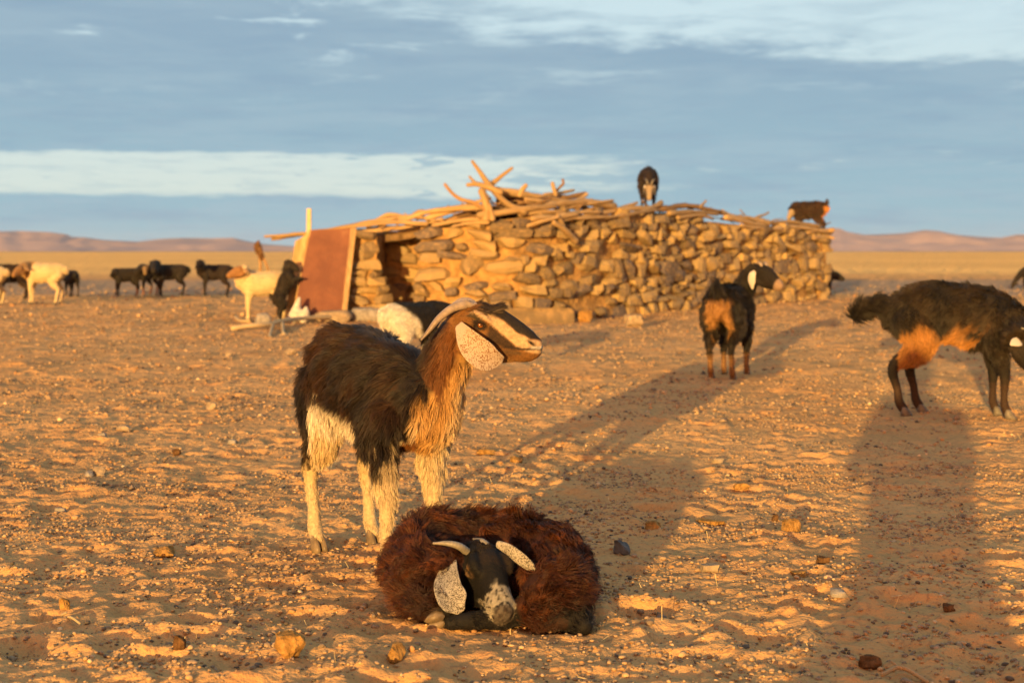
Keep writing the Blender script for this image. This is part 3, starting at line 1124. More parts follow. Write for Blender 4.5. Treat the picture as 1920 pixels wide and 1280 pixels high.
# near ear hangs over the cheek
wp = [at(862, 611, 3.600), at(874, 632, 3.578), at(893, 655, 3.572), at(915, 670, 3.580), at(939, 675, 3.600)]
ear_obj(root, head, -1, [L_(p) for p in wp], [.013, .027, .036, .033, .014], M_EAR, side=ldir((.55, .0, .83), yaw), cup=.30)
wp = [head.p(.10, .046, .010), head.p(.14, .066, -.02), head.p(.22, .062, -.06), head.p(.32, .052, -.085)]
ear_obj(root, head, 1, wp, [.014, .030, .032, .010], M_EAR, side=head.a)
wp = [at(893, 577, 3.66), at(876, 571, 3.645), at(850, 577, 3.628), at(824, 596, 3.612), at(805, 619, 3.602), at(790, 637, 3.596)]
hr = [.0135, .0135, .0125, .0100, .0070, .0022]
tube_obj('horn', Tube('horn', [L_(p) for p in wp], [(r * .85, r) for r in hr], sub=5), M_HORN, root, 14)
mir = []
for p in wp:
    q = L_(p) - head.o
    mir.append(head.o + q - 2 * (q @ head.s) * head.s + head.s * .004)
tube_obj('horn', Tube('horn', mir, [(r * .85, r) for r in hr], sub=5), M_HORN, root, 14)
for x, y_ in hpos + fpos:
    hoof_obj(root, (x, y_, 0), (1, 0, 0), .95, M_HOOFP)

# ================================================================== the goat curled up asleep
lloc = np.array((-.06, 3.38, 0.0))
lloc[2] = float(ground_z(lloc[0], lloc[1])) - .004
L_ = frame(lloc, 0.0)


def W(px, D, z):
    return L_(((px - 960) / F * D, D, z + lloc[2]))


root = thing('goat', 'reddish brown long-haired goat curled up asleep, black head resting on its foreleg', 'goat', tuple(lloc))
head = Head(L_(at(893, 1050, 3.335)), L_(at(942, 1150, 3.175)), (.30, -.62, .52), 1.20, .80, (.40, .030))
up = (0, 0, 1)
tubes = [
    Tube('torso', [W(1040, 3.32, .092), W(1026, 3.40, .104), W(960, 3.47, .108), W(880, 3.49, .108), W(815, 3.46, .112), W(786, 3.38, .102)],
         [(.080, .080), (.096, .094), (.100, .100), (.098, .100), (.088, .100), (.072, .088)], side=(0, 1, 0)),
    Tube('neck', [W(790, 3.39, .108), W(798, 3.31, .106), W(832, 3.30, .112), W(872, 3.335, .122), W(894, 3.34, .130)],
         [(.074, .086), (.068, .080), (.056, .064), (.044, .05), (.038, .042)], side=up),
    Tube('hind', [W(1056, 3.34, .085), W(1046, 3.25, .078), W(1012, 3.21, .060), W(988, 3.20, .045)], [(.068, .070), (.078, .070), (.060, .054), (.034, .038)], side=(1, 0, 0)),
    Tube('hind', [W(1010, 3.19, .034), W(1050, 3.175, .030), W(1084, 3.17, .026), W(1097, 3.15, .020)], [.028, .025, .023, .019], side=up),
    Tube('torso', [W(975, 3.36, .085), W(940, 3.38, .085), W(890, 3.40, .080), W(835, 3.37, .070)], [(.060, .060), (.060, .062), (.055, .055), (.05, .05)], side=up),
    Tube('fore', [W(782, 3.35, .080), W(786, 3.27, .066), W(806, 3.22, .046), W(838, 3.20, .040)], [(.052, .062), (.047, .050), (.036, .036), (.026, .028)], side=up),
    Tube('fore', [W(975, 3.225, .032), W(945, 3.205, .028), W(900, 3.185, .026), W(865, 3.175, .025), W(844, 3.17, .022)], [.028, .026, .021, .019, .018], side=up),
]
FORE2 = tubes[-1]
HEEL = tubes[3]
tubes += head.tubes()


def coat_sleep(i, rng, skin=False):
    P, k, t = i['P'], i['kind'], i['t']
    n = len(P)
    nz = noise3(P * 16, 8)
    nf = noise3(P * 50, 9)
    c = np.tile((.038, .0125, .0050), (n, 1))
    c = mixc(c, (.120, .036, .009), sstep(nf + .5 * nz, -.1, .7) * .8)
    c = mixc(c, (.018, .010, .007), sstep(nz, .0, .5) * .8)
    # black lower legs
    for tb, lo in ((FORE2, 0.0), (HEEL, 0.45)):
        d = np.linalg.norm(P[:, None] - tb.C[None], axis=2)
        j = d.argmin(1)
        f = sstep(-(d.min(1)), -.050, -.036) * (tb.t[j] >= lo) * (P[:, 2] < .075)
        c = mixc(c, (.011, .0095, .008), f)
    hd = k == 'head'
    ht, hs, hu = i['ht'], i['hs'], i['hu']
    ch = np.tile((.0065, .0055, .0045), (n, 1))
    ch = mixc(ch, (.034, .021, .010), sstep(nz, .1, .6) * .5)
    nq = noise3(P * 160, 12)
    ch = mixc(ch, (.33, .30, .245), sstep(ht + .10 * nf + .10 * nq, .74, .88) * sstep(nq + .30, -.2, .3) * .9)
    er = np.hypot((ht - head.eye[0]) * .225 * .75, (hu - head.eye[1]))
    ch = mixc(ch, (.17, .10, .045), sstep(-er, -.020, -.008) * sstep(nf, -.2, .3) * (np.abs(hs) > .025) * .8)
    ch = mixc(ch, (.010, .007, .005), sstep(-np.abs(hu - head.eye[1] + .004), -.0035, -.0015) * sstep(-np.abs(ht - head.eye[0]), -.085, -.06) * (np.abs(hs) > .025))
    ch = mixc(ch, (.05, .035, .028), sstep(ht, 1.01, 1.03) * .8)
    c = np.where(hd[:, None], ch, c)
    return np.clip(c * (rng.uniform(.7, 1.3, (n, 1)) if not skin else .7), 0, 1)


me = build_body(root, tubes, head, coat_sleep, 0.0046, 5, 4)
ln0 = lens(.040, .036, .036, .0075, .05)


def len_sleep(i):
    L = ln0(i)
    P = i['P']
    leg = (i['kind'] == 'fore') & (i['t'] > .5)
    d = np.linalg.norm(P[:, None] - FORE2.C[None], axis=2).min(1)
    L[(d < .042) & (P[:, 2] < .07)] = .010
    d = np.linalg.norm(P[:, None] - HEEL.C[None], axis=2)
    j = d.argmin(1)
    L[(d.min(1) < .05) & (HEEL.t[j] > .5) & (P[:, 2] < .08)] = .035
    # keep long hair from covering the face
    nearh = (i['kind'] != 'head') & (i['ht'] > -.1) & (i['ht'] < 1.1) & (np.abs(i['hs']) < .075) & (np.abs(i['hu']) < .10)
    L[nearh] = np.minimum(L[nearh], .016)
    L[(i['kind'] == 'head')] *= .75
    return L


make_fur(root, me, tubes, head, coat_sleep, len_sleep, 140000, .00050, 22, lay=.32, wild=.62, npts=7, curl=.16, clump=.80)
wp = [L_(at(846, 1052, 3.262)), L_(at(840, 1078, 3.225)), L_(at(840, 1104, 3.195)), L_(at(851, 1127, 3.18)), L_(at(862, 1143, 3.175))]
ear_obj(root, head, 1, wp, [.013, .024, .032, .033, .014], M_EARD, side=(1, 0.1, 0.1), cup=.30)
wp = [L_(at(934, 1020, 3.262)), L_(at(954, 1030, 3.245)), L_(at(975, 1046, 3.235)), L_(at(992, 1060, 3.232)), L_(at(1001, 1067, 3.235))]
ear_obj(root, head, -1, wp, [.009, .014, .016, .013, .006], M_EARD, side=(.5, -.35, .75))
wp = [L_(at(876, 1034, 3.29)), L_(at(860, 1023, 3.275)), L_(at(838, 1018, 3.27)), L_(at(813, 1018, 3.28))]
tube_obj('horn', Tube('horn', wp, [.0100, .0085, .0062, .002], side=(0, 1, 0), sub=5), M_HORNP, root, 12)
wp = [L_(at(913, 1022, 3.30)), L_(at(905, 1015, 3.31)), L_(at(897, 1012, 3.33)), L_(at(888, 1010, 3.35))]
tube_obj('horn', Tube('horn', wp, [.0085, .0075, .0055, .002], side=(0, 1, 0), sub=5), M_HORNP, root, 12)
hoof = hoof_obj(root, (0, 0, 0), (1, 0, 0), .80, M_HOOFP)
hp = W(836, 3.165, .020)
hoof.location = (hp[0] - .012, hp[1], max(hp[2], .012) + .008)
hoof.rotation_euler = (math.radians(80), math.radians(12), math.radians(186))


# ================================================================== other goats and sheep
def goat_feet_z(loc, yaw, k):
    return float(np.mean(ground_z(np.array([loc[0]]), np.array([loc[1]]))))


def animal(name, label, cat, loc, yaw_deg, k=1.0, group=None, head_at=None, muzzle_at=None, coat=None, lengths=None, n=4000, width=.003,
           voxel=.011, horns=None, ear=M_EARB, ears='hang', fat=1.0, hind=None, fore=None, tail='down', wool=False, seed=1, up=(0, 0, 1), lift=0.0,
           eyes=False, horn_k=1.0, arch=False, nz=0.0, curl=0.0, wild=.35, neckfat=1.0, ear_len=1.0):
    yaw = math.radians(yaw_deg)
    loc = np.array(loc, float)
    if len(loc) < 3:
        loc = np.array((*loc, float(ground_z(loc[0], loc[1])) - .004))
    root = thing(name, label, cat, tuple(loc), yaw, group)
    root.scale = (k, k, k)
    L = frame(loc, yaw, k)
    hind = hind or ((-.195, .085), (-.215, -.085))
    fore = fore or ((.19, .072), (.21, -.072))
    T = standard(hind, fore, fat, lift)
    if arch:
        T[0] = Tube('torso', [(-.305, 0, .475), (-.245, 0, .492), (-.13, 0, .505), (.01, 0, .490), (.13, 0, .465), (.225, 0, .450), (.285, 0, .445)],
                    [(.055, .06), (.094, .104), (.115, .135), (.120, .145), (.112, .145), (.092, .125), (.062, .085)])
    hb = L(head_at) if head_at is not None else np.array((.40, 0, .73))
    mz = L(muzzle_at) if muzzle_at is not None else np.array((.585, 0, .63))
    head = Head(hb, mz, up, 1.0, .82)
    mid = np.array((.255, 0, .555)) * .5 + hb * .5
    nf = neckfat
    T.append(Tube('neck', [(.14, 0, .495 + nz), (.225, hb[1] * .1, .53 + nz * 1.3), mid + np.array((0, 0, nz)) + np.array((0, 0, .01)), hb * .88 + mid * .12, head.p(.1)],
                  [(.095 * nf, .122 * nf), (.082 * nf, .104 * nf), (.064 * nf, .078 * nf), (.053 * nf, .060 * nf), (.046, .052)], side=(0, 1, 0)))
    if tail == 'up':
        T.append(Tube('tail', [(-.30, 0, .56), (-.335, 0, .61), (-.335, 0, .675)], [.026, .024, .012], sub=2))
    elif tail == 'back':
        T.append(Tube('tail', [(-.26, 0, .515), (-.36, 0, .535), (-.45, 0, .500), (-.48, 0, .46)], [.034, .034, .030, .014], sub=2))
    else:
        T.append(Tube('tail', [(-.30, 0, .56), (-.35, 0, .54), (-.365, 0, .46)], [.028, .024, .012], sub=2))
    T += head.tubes()
    me = build_body(root, T, head, coat, voxel, 4, seed)
    make_fur(root, me, T, head, coat, lengths or lens(), n, width, seed, wild=wild, npts=5, curl=curl, clump=.4)
    for sg in (1, -1):
        e = ear_len
        if ears == 'hang':
            wp = [head.p(.11, sg * .045, .012), head.p(.15, sg * .066, -.012), head.p(.22, sg * .066, -.012 - .05 * e), head.p(.30, sg * .058, -.012 - .10 * e)]
            ear_obj(root, head, sg, wp, [.013, .028, .032, .010], ear, side=head.a)
        else:
            wp = [head.p(.10, sg * .043, .014), head.p(.08, sg * .075, .010), head.p(.08, sg * .11, -.012), head.p(.10, sg * .135, -.034)]
            ear_obj(root, head, sg, wp, [.012, .022, .020, .006], ear, side=head.a)
        if horns is not None:
            wp = [head.p(.20, sg * .020, .048), head.p(.14, sg * .026, .075), head.p(.05, sg * .036, .088), head.p(-.08, sg * .050, .080), head.p(-.18, sg * .062, .058)]
            wp = [wp[0] + (q - wp[0]) * horn_k for q in wp]
            tube_obj('horn', Tube('horn', wp, [(r * .9, r) for r in (.015, .014, .012, .008, .002)], side=(0, 1, 0), sub=3), horns, root, 10)
        if eyes:
            eye_obj(root, head, sg)
    for fx, fy in tuple(hind) + tuple(fore):
        hoof_obj(root, (fx, fy, 0), (1, 0, 0), 1.0, M_HOOF)
    return root, head


def coat_dark(rump=None, legs=None, belly=None, face=None, base=(.016, .013, .010), tint=(.042, .026, .014), muzzle=None, front=None, neck=None, front_x=-.06, front_z=0.0):
    def f(i, rng, skin=False):
        P, k, t = i['P'], i['kind'], i['t']
        n = len(P)
        nz = noise3(P * 13, 3)
        nf = noise3(P * 42, 4)
        c = np.tile(base, (n, 1)).astype(float)
        c = mixc(c, tint, np.clip(.3 + .6 * nz + .3 * nf, 0, 1) * .7)
        if front is not None:
            c = mixc(c, front, sstep(P[:, 0] + .02 * nz + front_z * (P[:, 2] - .5), front_x, front_x + .03) * (k != 'head'))
        if neck is not None:
            c = mixc(c, neck, (k == 'neck') * np.clip(sstep(i['t'], .1, .35), 0, 1))
        if rump is not None:
            w = .075 - .35 * np.maximum(0, .34 - P[:, 2])
            f_ = sstep(-P[:, 0] + .012 * nz, .215, .250) * sstep(-np.abs(P[:, 1]), -w - .012, -w + .006) * sstep(-P[:, 2], -.555, -.535) * (k != 'tail')
            c = mixc(c, rump, f_)
        if belly is not None:
            b = ((k == 'torso') | (k == 'hind') & (t < .45)) & (P[:, 0] < .22) & (P[:, 0] > -.27)
            c = mixc(c, belly, sstep(-P[:, 2] + .045 * nz + .020 * nf, -.430, -.375) * b)
        if legs is not None:
            lg = (k == 'hind') | (k == 'fore')
            c = mixc(c, legs, sstep(t + .04 * nz, .55, .63) * lg)
        hd = k == 'head'
        if face is not None:
            ang = np.degrees(np.arctan2(np.abs(i['hs']), i['hu'] + .006))
            c = mixc(c, face, hd * sstep(i['ht'], .2, .35) * sstep(-ang, -120, -100))
        if muzzle is not None:
            c = mixc(c, muzzle, hd * sstep(i['ht'], .84, .90))
        return np.clip(c * (rng.uniform(.7, 1.3, (n, 1)) if not skin else .8), 0, 1)
    return f


# --- goat seen from behind, looking right
loc = (1.475, 9.66)
animal('goat', 'black goat with an orange rump seen from behind, looking right towards the wall', 'goat', loc, 68,
       head_at=at(1418, 508, 9.72), muzzle_at=at(1463, 538, 9.55), up=ldir((.1, -.1, 1), math.radians(68)),
       coat=coat_dark(rump=(.34, .175, .06), legs=(.22, .115, .045), base=(.013, .0105, .008), tint=(.030, .020, .011), muzzle=(.30, .20, .13)),
       lengths=lens(.050, .035, .014, .008, .07), n=45000, width=.0011, voxel=.0085, ear=M_EARW, tail='up', seed=31, horns=M_HORN,
       hind=((-.20, .075), (-.21, -.075)), fore=((.15, .07), (.21, -.075)), wild=.4, ear_len=.8, horn_k=.5)
# --- goat grazing at the right edge
loc = (2.30, 7.36)
r4, _h4 = animal('goat', 'shaggy black goat with an orange belly, head lowered at the right edge', 'goat', loc, -14, 1.08,
       head_at=at(1908, 640, 7.10), muzzle_at=at(1950, 706, 7.02), up=ldir((.75, -.25, .6), math.radians(-14)),
       coat=coat_dark(belly=(.31, .14, .036), base=(.015, .012, .0085), tint=(.045, .028, .013), legs=(.045, .026, .015)),
       lengths=lens(.036, .040, .006, .008, .065), n=50000, width=.0011, voxel=.0085, ear=M_EARW, ears='side', tail='back', seed=32, horns=M_HORNP, fat=.9, arch=True, nz=-.065,
       hind=((-.165, .07), (-.245, -.08)), fore=((.185, .07), (.225, -.075)), eyes=True, wild=.45, ear_len=.8)
# --- white and black goat behind the first one
loc = (-.67, 9.75)
animal('goat', 'white goat with black shoulders, half hidden behind the standing brown goat', 'goat', loc, 42, .80,
       head_at=(-.12, 10.12, .30), muzzle_at=(-.02, 10.2, .14),
       coat=coat_dark(base=(.64, .60, .51), tint=(.56, .50, .40), front=(.022, .018, .013), front_x=-.10, front_z=.9),
       lengths=lens(.030, .028, .02, .01, .04), n=26000, width=.0014, wild=.12, voxel=.0105, ear=M_EARB, seed=33, fat=1.15)
# --- goats on the roof
ROOFGOAT = np.array(((1218 - 960) / F * 19.7, 19.9, 1.395))
animal('goat', 'black goat with white ears facing forward on the roof timber, head lowered', 'goat', ROOFGOAT, -94, .97,
       head_at=at(1218, 346, 19.42), muzzle_at=at(1217, 374, 19.28), up=(.7, 0, .55),
       coat=coat_dark(base=(.020, .015, .012), tint=(.045, .026, .016), face=(.34, .26, .17)), n=5000, width=.003, ear=M_EARW, seed=34, horns=M_HORNP,
       hind=((-.16, .085), (-.20, -.085)), fore=((.17, .072), (.25, -.045)), voxel=.011)
loc = np.array(((1516 - 960) / F * 25.1, 25.1, 1.10))
animal('goat', 'dark brown goat with an orange rump at the far right end of the roof', 'goat', loc, 154, .98,
       head_at=at(1489, 392, 25.2), muzzle_at=at(1478, 411, 25.1), coat=coat_dark(rump=(.42, .18, .05), base=(.030, .019, .013), tint=(.070, .036, .018), face=(.34, .26, .17)),
       n=5000, width=.0035, ear=M_EARW, tail='up', seed=35, ear_len=.8)
# --- sheep and goats beyond
WOOLC = (.52, .41, .235)


def coat_sheep(headc, neckc=None):
    def f(i, rng, skin=False):
        P, k, t = i['P'], i['kind'], i['t']
        n = len(P)
        nz = noise3(P * 12, 3)
        c = np.tile(WOOLC, (n, 1)).astype(float)
        c = mixc(c, (.42, .32, .18), sstep(nz, 0, .7) * .5)
        if neckc is not None:
            c = mixc(c, neckc, np.maximum((k == 'neck') * 1.0, sstep(P[:, 0], .14, .2) * (k == 'torso')))
        c = np.where((k == 'head')[:, None], np.asarray(headc)[None], c)
        return np.clip(c * (rng.uniform(.85, 1.15, (n, 1)) if not skin else 1), 0, 1)
    return f


wool_len = lens(.020, .018, .008, .008, .03)
loc = gpt(494, 602)[:2] + np.array((0, .0))
animal('sheep', 'cream sheep with a tan face standing beside the rusty door', 'sheep', loc, 186, .98, head_at=at(458, 505, 17.0), muzzle_at=at(427, 518, 16.9),
       coat=coat_sheep((.24, .12, .045)), lengths=wool_len, n=9000, width=.0035, ear=M_EARO, ears='side', fat=1.36, seed=41, wild=.2, neckfat=1.25, curl=.15, tail='down')
loc = gpt(82, 571)[:2]
animal('sheep', 'cream sheep with a brown head and neck, largest animal of the far left flock', 'sheep', loc, 178, 1.05, head_at=at(42, 503, 22.2), muzzle_at=at(24, 517, 22.0),
       coat=coat_sheep((.24, .13, .05), (.30, .18, .07)), lengths=wool_len, n=7000, width=.0045, ear=M_EARO, ears='side', fat=1.33, seed=42, wild=.2, neckfat=1.3, curl=.15)
DK = coat_dark(base=(.018, .015, .012), tint=(.035, .024, .016))
FLOCK = 'dark goats grazing at the far left'
loc = gpt(23, 562)[:2]
animal('goat', 'dark brown goat partly hidden behind the cream sheep of the far left flock', 'goat', loc, 195, .98, FLOCK, head_at=at(8, 517, 24.3), muzzle_at=at(3, 540, 24.2),
       coat=coat_dark(base=(.030, .018, .012), tint=(.05, .03, .018)), n=3500, width=.004, seed=43, voxel=.013)
FARL = lens(.026, .020, .010, .008, .03)
loc = gpt(134, 557)[:2]
animal('goat', 'small black goat facing away, just right of the brown-headed cream sheep', 'goat', loc, 122, .80, FLOCK, head_at=at(123, 514, 26.6), muzzle_at=at(119, 524, 26.8),
       coat=DK, n=3500, width=.004, seed=44, voxel=.012, lengths=FARL)
loc = gpt(237, 557)[:2]
animal('goat', 'slim black goat standing alone between two groups, facing left', 'goat', loc, 206, .84, FLOCK, head_at=at(216, 509, 25.9), muzzle_at=at(207, 518, 25.8),
       coat=DK, n=3500, width=.004, seed=45, voxel=.012, lengths=FARL, fat=.9)
loc = gpt(281, 556)[:2] + np.array((0, -.25))
animal('goat', 'black goat with tan face and orange feet facing forward beside another black goat', 'goat', loc, 245, .92, FLOCK, head_at=at(274, 501, 25.5), muzzle_at=at(272, 514, 25.3),
       coat=coat_dark(base=(.018, .015, .012), tint=(.04, .028, .018), face=(.25, .16, .07), legs=(.34, .14, .04)), n=3500, width=.004, seed=46, voxel=.012, lengths=FARL, fat=.85)
loc = gpt(315, 558)[:2] + np.array((0, .2))
animal('goat', 'black goat standing broadside with its head turned over a neighbour', 'goat', loc, 200, .96, FLOCK, head_at=at(292, 497, 25.7), muzzle_at=at(288, 509, 25.3),
       coat=DK, n=3500, width=.004, seed=47, voxel=.012, lengths=FARL, fat=.9)
loc = gpt(403, 556)[:2]
animal('goat', 'black goat with head held high, facing left near the cream sheep with tan face', 'goat', loc, 192, .98, FLOCK, head_at=at(376, 491, 25.8), muzzle_at=at(368, 503, 25.6),
       coat=coat_dark(base=(.018, .014, .012), tint=(.045, .026, .018)), n=3500, width=.004, seed=48, voxel=.012, lengths=FARL, fat=.9)
loc = gpt(-28, 572)[:2]
animal('sheep', 'tan sheep mostly cut off by the left edge of the view', 'sheep', loc, 182, 1.0, None,
       coat=coat_sheep((.24, .13, .05)), lengths=wool_len, n=4000, width=.0045, ear=M_EARO, ears='side', fat=1.25, seed=49, curl=.15, voxel=.013)
loc = ((1540 - 960) / F * 27.6, 27.6)
animal('goat', 'black goat with only its head showing past the far right wall corner', 'goat', loc, 6, .80, None, head_at=at(1557, 513, 27.4), muzzle_at=at(1582, 524, 27.3),
       coat=DK, n=3000, width=.004, seed=50, voxel=.013)
loc = ((1934 - 960) / F * 31.0, 31.0)
animal('goat', 'dark goat far off, half cut off by the right edge', 'goat', loc, 200, .78, None, head_at=at(1903, 527, 30.8), muzzle_at=at(1897, 540, 30.8),
       coat=DK, n=3000, width=.004, seed=51, voxel=.013)

# --- kid rearing up against the door
Dk = 16.6
kloc = gpt(526, 603.4)
Dk = kloc[1]
kloc[2] = float(ground_z(kloc[0], kloc[1])) - .004
root = thing('goat', 'black kid reared up on its hind legs against the rusty metal door', 'goat', tuple(kloc))
L_ = frame(kloc, 0.0)


def A(px, py, dy=0.0):
    return L_(at(px, py, Dk + dy))


head = Head(A(537, 493), A(560, 507), (-.2, 0, 1), .95)
tubes = [Tube('torso', [A(521, 566), A(524, 556), A(530, 540), A(536, 525), A(541, 512)], [(.052, .055), (.070, .075), (.076, .082), (.078, .088), (.058, .062)]),
         Tube('neck', [A(540, 518), A(540, 505), A(539, 495)], [(.07, .075), (.05, .06), (.045, .05)])]
for dy in (.06, -.06):
    tubes.append(leg_tubes('hind', [A(522, 560, dy), A(529, 572, dy), A(523, 585, dy), A(526, 597, dy), A(527, 602, dy)], [(.05, .08), (.045, .06), .026, .018, .019]))
    tubes.append(leg_tubes('fore', [A(541, 516, dy), A(548, 527, dy), A(557, 522, dy), A(567, 524 + 40 * dy, dy)], [(.04, .06), .034, .022, .017]))
tubes.append(Tube('tail', [A(517, 562), A(510, 556), A(507, 549)], [.024, .02, .01], sub=2))
tubes += head.tubes()
me = build_body(root, tubes, head, DK, .0105, 4, 61)
make_fur(root, me, tubes, head, DK, lens(.03, .03, .015, .008, .04), 5000, .0025, 62)
for sg in (1, -1):
    ear_obj(root, head, sg, [head.p(.1, sg * .044, .012), head.p(.14, sg * .062, -.01), head.p(.2, sg * .06, -.05), head.p(.26, sg * .055, -.085)], [.012, .026, .028, .01], M_EARB)
for dy in (.06, -.06):
    p = A(529, 604, dy)
    hoof_obj(root, (p[0], p[1], 0), (1, 0, 0), .9, M_HOOF)


# ================================================================== the stone hut
def stone_material(name, warm=1.0):
    m, nt, bs = material(name)
    oi = nt.new('ShaderNodeObjectInfo')
    tcn = nt.new('ShaderNodeTexCoord')
    r = oi.outputs['Random']
    n = nt.noise(tcn.outputs['Object'], 7.0, 5, 0.65)
    c = nt.mix(nt.smooth(r, 0.0, 0.55), (0.145, 0.108, 0.068), (0.29, 0.212, 0.112))
    c = nt.mix(nt.smooth(r, 0.6, 1.0), c, (0.37, 0.255, 0.11))
    r2 = nt.math('FRACT', nt.math('MULTIPLY', r, 17.3))
    c = nt.mix(nt.math('GREATER_THAN', r2, 0.86), c, (0.13, 0.105, 0.09))
    c = nt.mix(nt.math('MULTIPLY', nt.smooth(n, 0.45, 0.7), 0.55), c, (0.42, 0.27, 0.12))
    c = nt.mix(nt.math('MULTIPLY', nt.smooth(n, 0.25, 0.4, 1.0, 0.0), 0.4), c, (0.13, 0.105, 0.085))
    nt.set(bs.inputs['Base Color'], c)
    bs.inputs['Roughness'].default_value = 0.9
    bs.inputs['Specular IOR Level'].default_value = 0.15
    bump(nt, bs, nt.noise(tcn.outputs['Object'], 18.0, 6, 0.7), 0.6, 0.02)
    return m


M_STONE = stone_material('wall_stone')
M_MUD = plain_mat('mud_mortar', (0.32, 0.192, 0.076), 0.95, 0.05, 9.0, 0.35, 1.0, 0.05)
M_DARKROOF = plain_mat('brushwood_and_earth', (0.16, 0.105, 0.055), 0.95, 0.05, 12.0, 0.5, 0.8, 0.03)


def wood_material(name, a, b_, grain=1.0):
    m, nt, bs = material(name)
    at_ = nt.new('ShaderNodeAttribute', attribute_name='grain')
    oi = nt.new('ShaderNodeObjectInfo')
    n = nt.noise(at_.outputs['Vector'], 1.0, 5, 0.65)
    n2 = nt.noise(at_.outputs['Vector'], 0.25, 3, 0.6)
    c = nt.mix(nt.smooth(n, 0.32, 0.68), a, b_)
    c = nt.mix(nt.math('MULTIPLY', nt.smooth(n2, 0.5, 0.7), 0.5), c, tuple(x * 0.55 for x in a))
    v = nt.lin(oi.outputs['Random'], 0.0, 1.0, 0.75, 1.12)
    c = nt.mix(1.0, c, nt.comb(v, v, v), 'MULTIPLY')
    nt.set(bs.inputs['Base Color'], c)
    bs.inputs['Roughness'].default_value = 0.85
    bs.inputs['Specular IOR Level'].default_value = 0.15
    bump(nt, bs, n, 0.6, 0.012)
    return m


M_WOOD = wood_material('bleached_branch', (0.29, 0.185, 0.085), (0.51, 0.35, 0.175))
M_WOODD = wood_material('brown_branch', (0.20, 0.115, 0.05), (0.36, 0.22, 0.10))


def wood_piece(name, strands, mat, parent=None, seed=0, n=9):
    """A crooked branch: one mesh of tapered, slightly knobbly tubes. strands: list of (points, radii)."""
    parts, gr = [], []
    for si, (pts, rad) in enumerate(strands):
        tb = Tube('w', pts, rad, side=(0.2, 0.9, 0.35), sub=5)
        v, f = tb.mesh(n)
        m = len(v) // n
        cen = v.reshape(m, n, 3).mean(1)
        rv = v.reshape(m, n, 3) - cen[:, None]
        nz = noise3(v * 9.0, seed + 3 * si).reshape(m, n, 1)
        r0 = np.linalg.norm(rv, axis=2, keepdims=True)
        v = (cen[:, None] + rv * (1 + .22 * nz)).reshape(-1, 3)
        # crookedness
        v = v + np.stack([noise3(cen * 4.0, seed + 50 + k) for k in range(3)], -1).repeat(n, 0) * min(.02, r0.mean() * .45)
        parts.append((v, f))
        s = np.concatenate([[0], np.cumsum(np.linalg.norm(np.diff(cen, axis=0), axis=1))])
        th = np.tile(np.arange(n) / n * 2 * np.pi, m)
        gr.append(np.stack([np.repeat(s, n) * 5 + seed, np.cos(th) * 2.4, np.sin(th) * 2.4], -1))
    v, f = join(parts)
    me = bpy.data.meshes.new(name)
    me.from_pydata(v, [], f)
    me.update()
    bm = bmesh.new()
    bm.from_mesh(me)
    bmesh.ops.recalc_face_normals(bm, faces=bm.faces)
    bm.to_mesh(me)
    bm.free()
    a = me.attributes.new('grain', 'FLOAT_VECTOR', 'POINT')
    a.data.foreach_set('vector', np.vstack(gr).astype(np.float32).ravel())
    me.shade_smooth()
    return link(name, me, mat, parent)


# a family of rough stones, shared by all the wall stones
def stone_mesh(seed, sub=2, box=0.45, amp=0.16, cuts=5):
    rng = np.random.default_rng(seed)
    bm = bmesh.new()
    bmesh.ops.create_cube(bm, size=2.0)
    bmesh.ops.subdivide_edges(bm, edges=bm.edges, cuts=sub, use_grid_fill=True)
    V = np.array([v.co for v in bm.verts])
    sph = V / np.linalg.norm(V, axis=1, keepdims=True)
    V = V * box + sph * (1 - box)
    V = V / np.abs(V).max(0)
    # chop random planes off so that it looks broken rather than moulded
    for _ in range(cuts):
        d = unit(rng.normal(size=3))
        h = rng.uniform(.62, .85)
        e = V @ d - h
        V = V - np.maximum(e, 0)[:, None] * d * .92
    nz = noise3(V * 1.3 + seed * 7.7, seed)
    V = V * (1 + amp * nz[:, None])
    V = V / np.abs(V).max(0) * .5
    for v, p in zip(bm.verts, V):
        v.co = p
    me = bpy.data.meshes.new('stone')
    bm.to_mesh(me)
    bm.free()
    return me


STONES = [stone_mesh(100 + i, 1, .45 + .4 * (i % 4) / 3, .20, 4 + i % 4) for i in range(26)]
for s_ in STONES:
    s_.materials.append(M_STONE)

# wall line on the ground, from the doorway pier round the near corner to the far end
WX = [(500, 17.9), (560, 17.6), (640, 17.35), (785, 17.22), (860, 17.10), (900, 17.03), (940, 17.02), (980, 17.08), (1020, 17.26), (1060, 17.56), (1120, 18.08), (1200, 18.98), (1380, 21.9), (1552, 25.2)]
def wall_D(px):
    return float(np.interp(px, [p[0] for p in WX], [p[1] for p in WX]))


def wall_xy(px):
    d = wall_D(px)
    return np.array(((px - 960) / F * d, d))


hut = thing('stone_hut', 'low rubble stone hut with mud mortar under a flat roof of crooked poles', 'hut', (0.25, 17.0, 0))
HL = np.array((0.25, 17.0, 0.0))


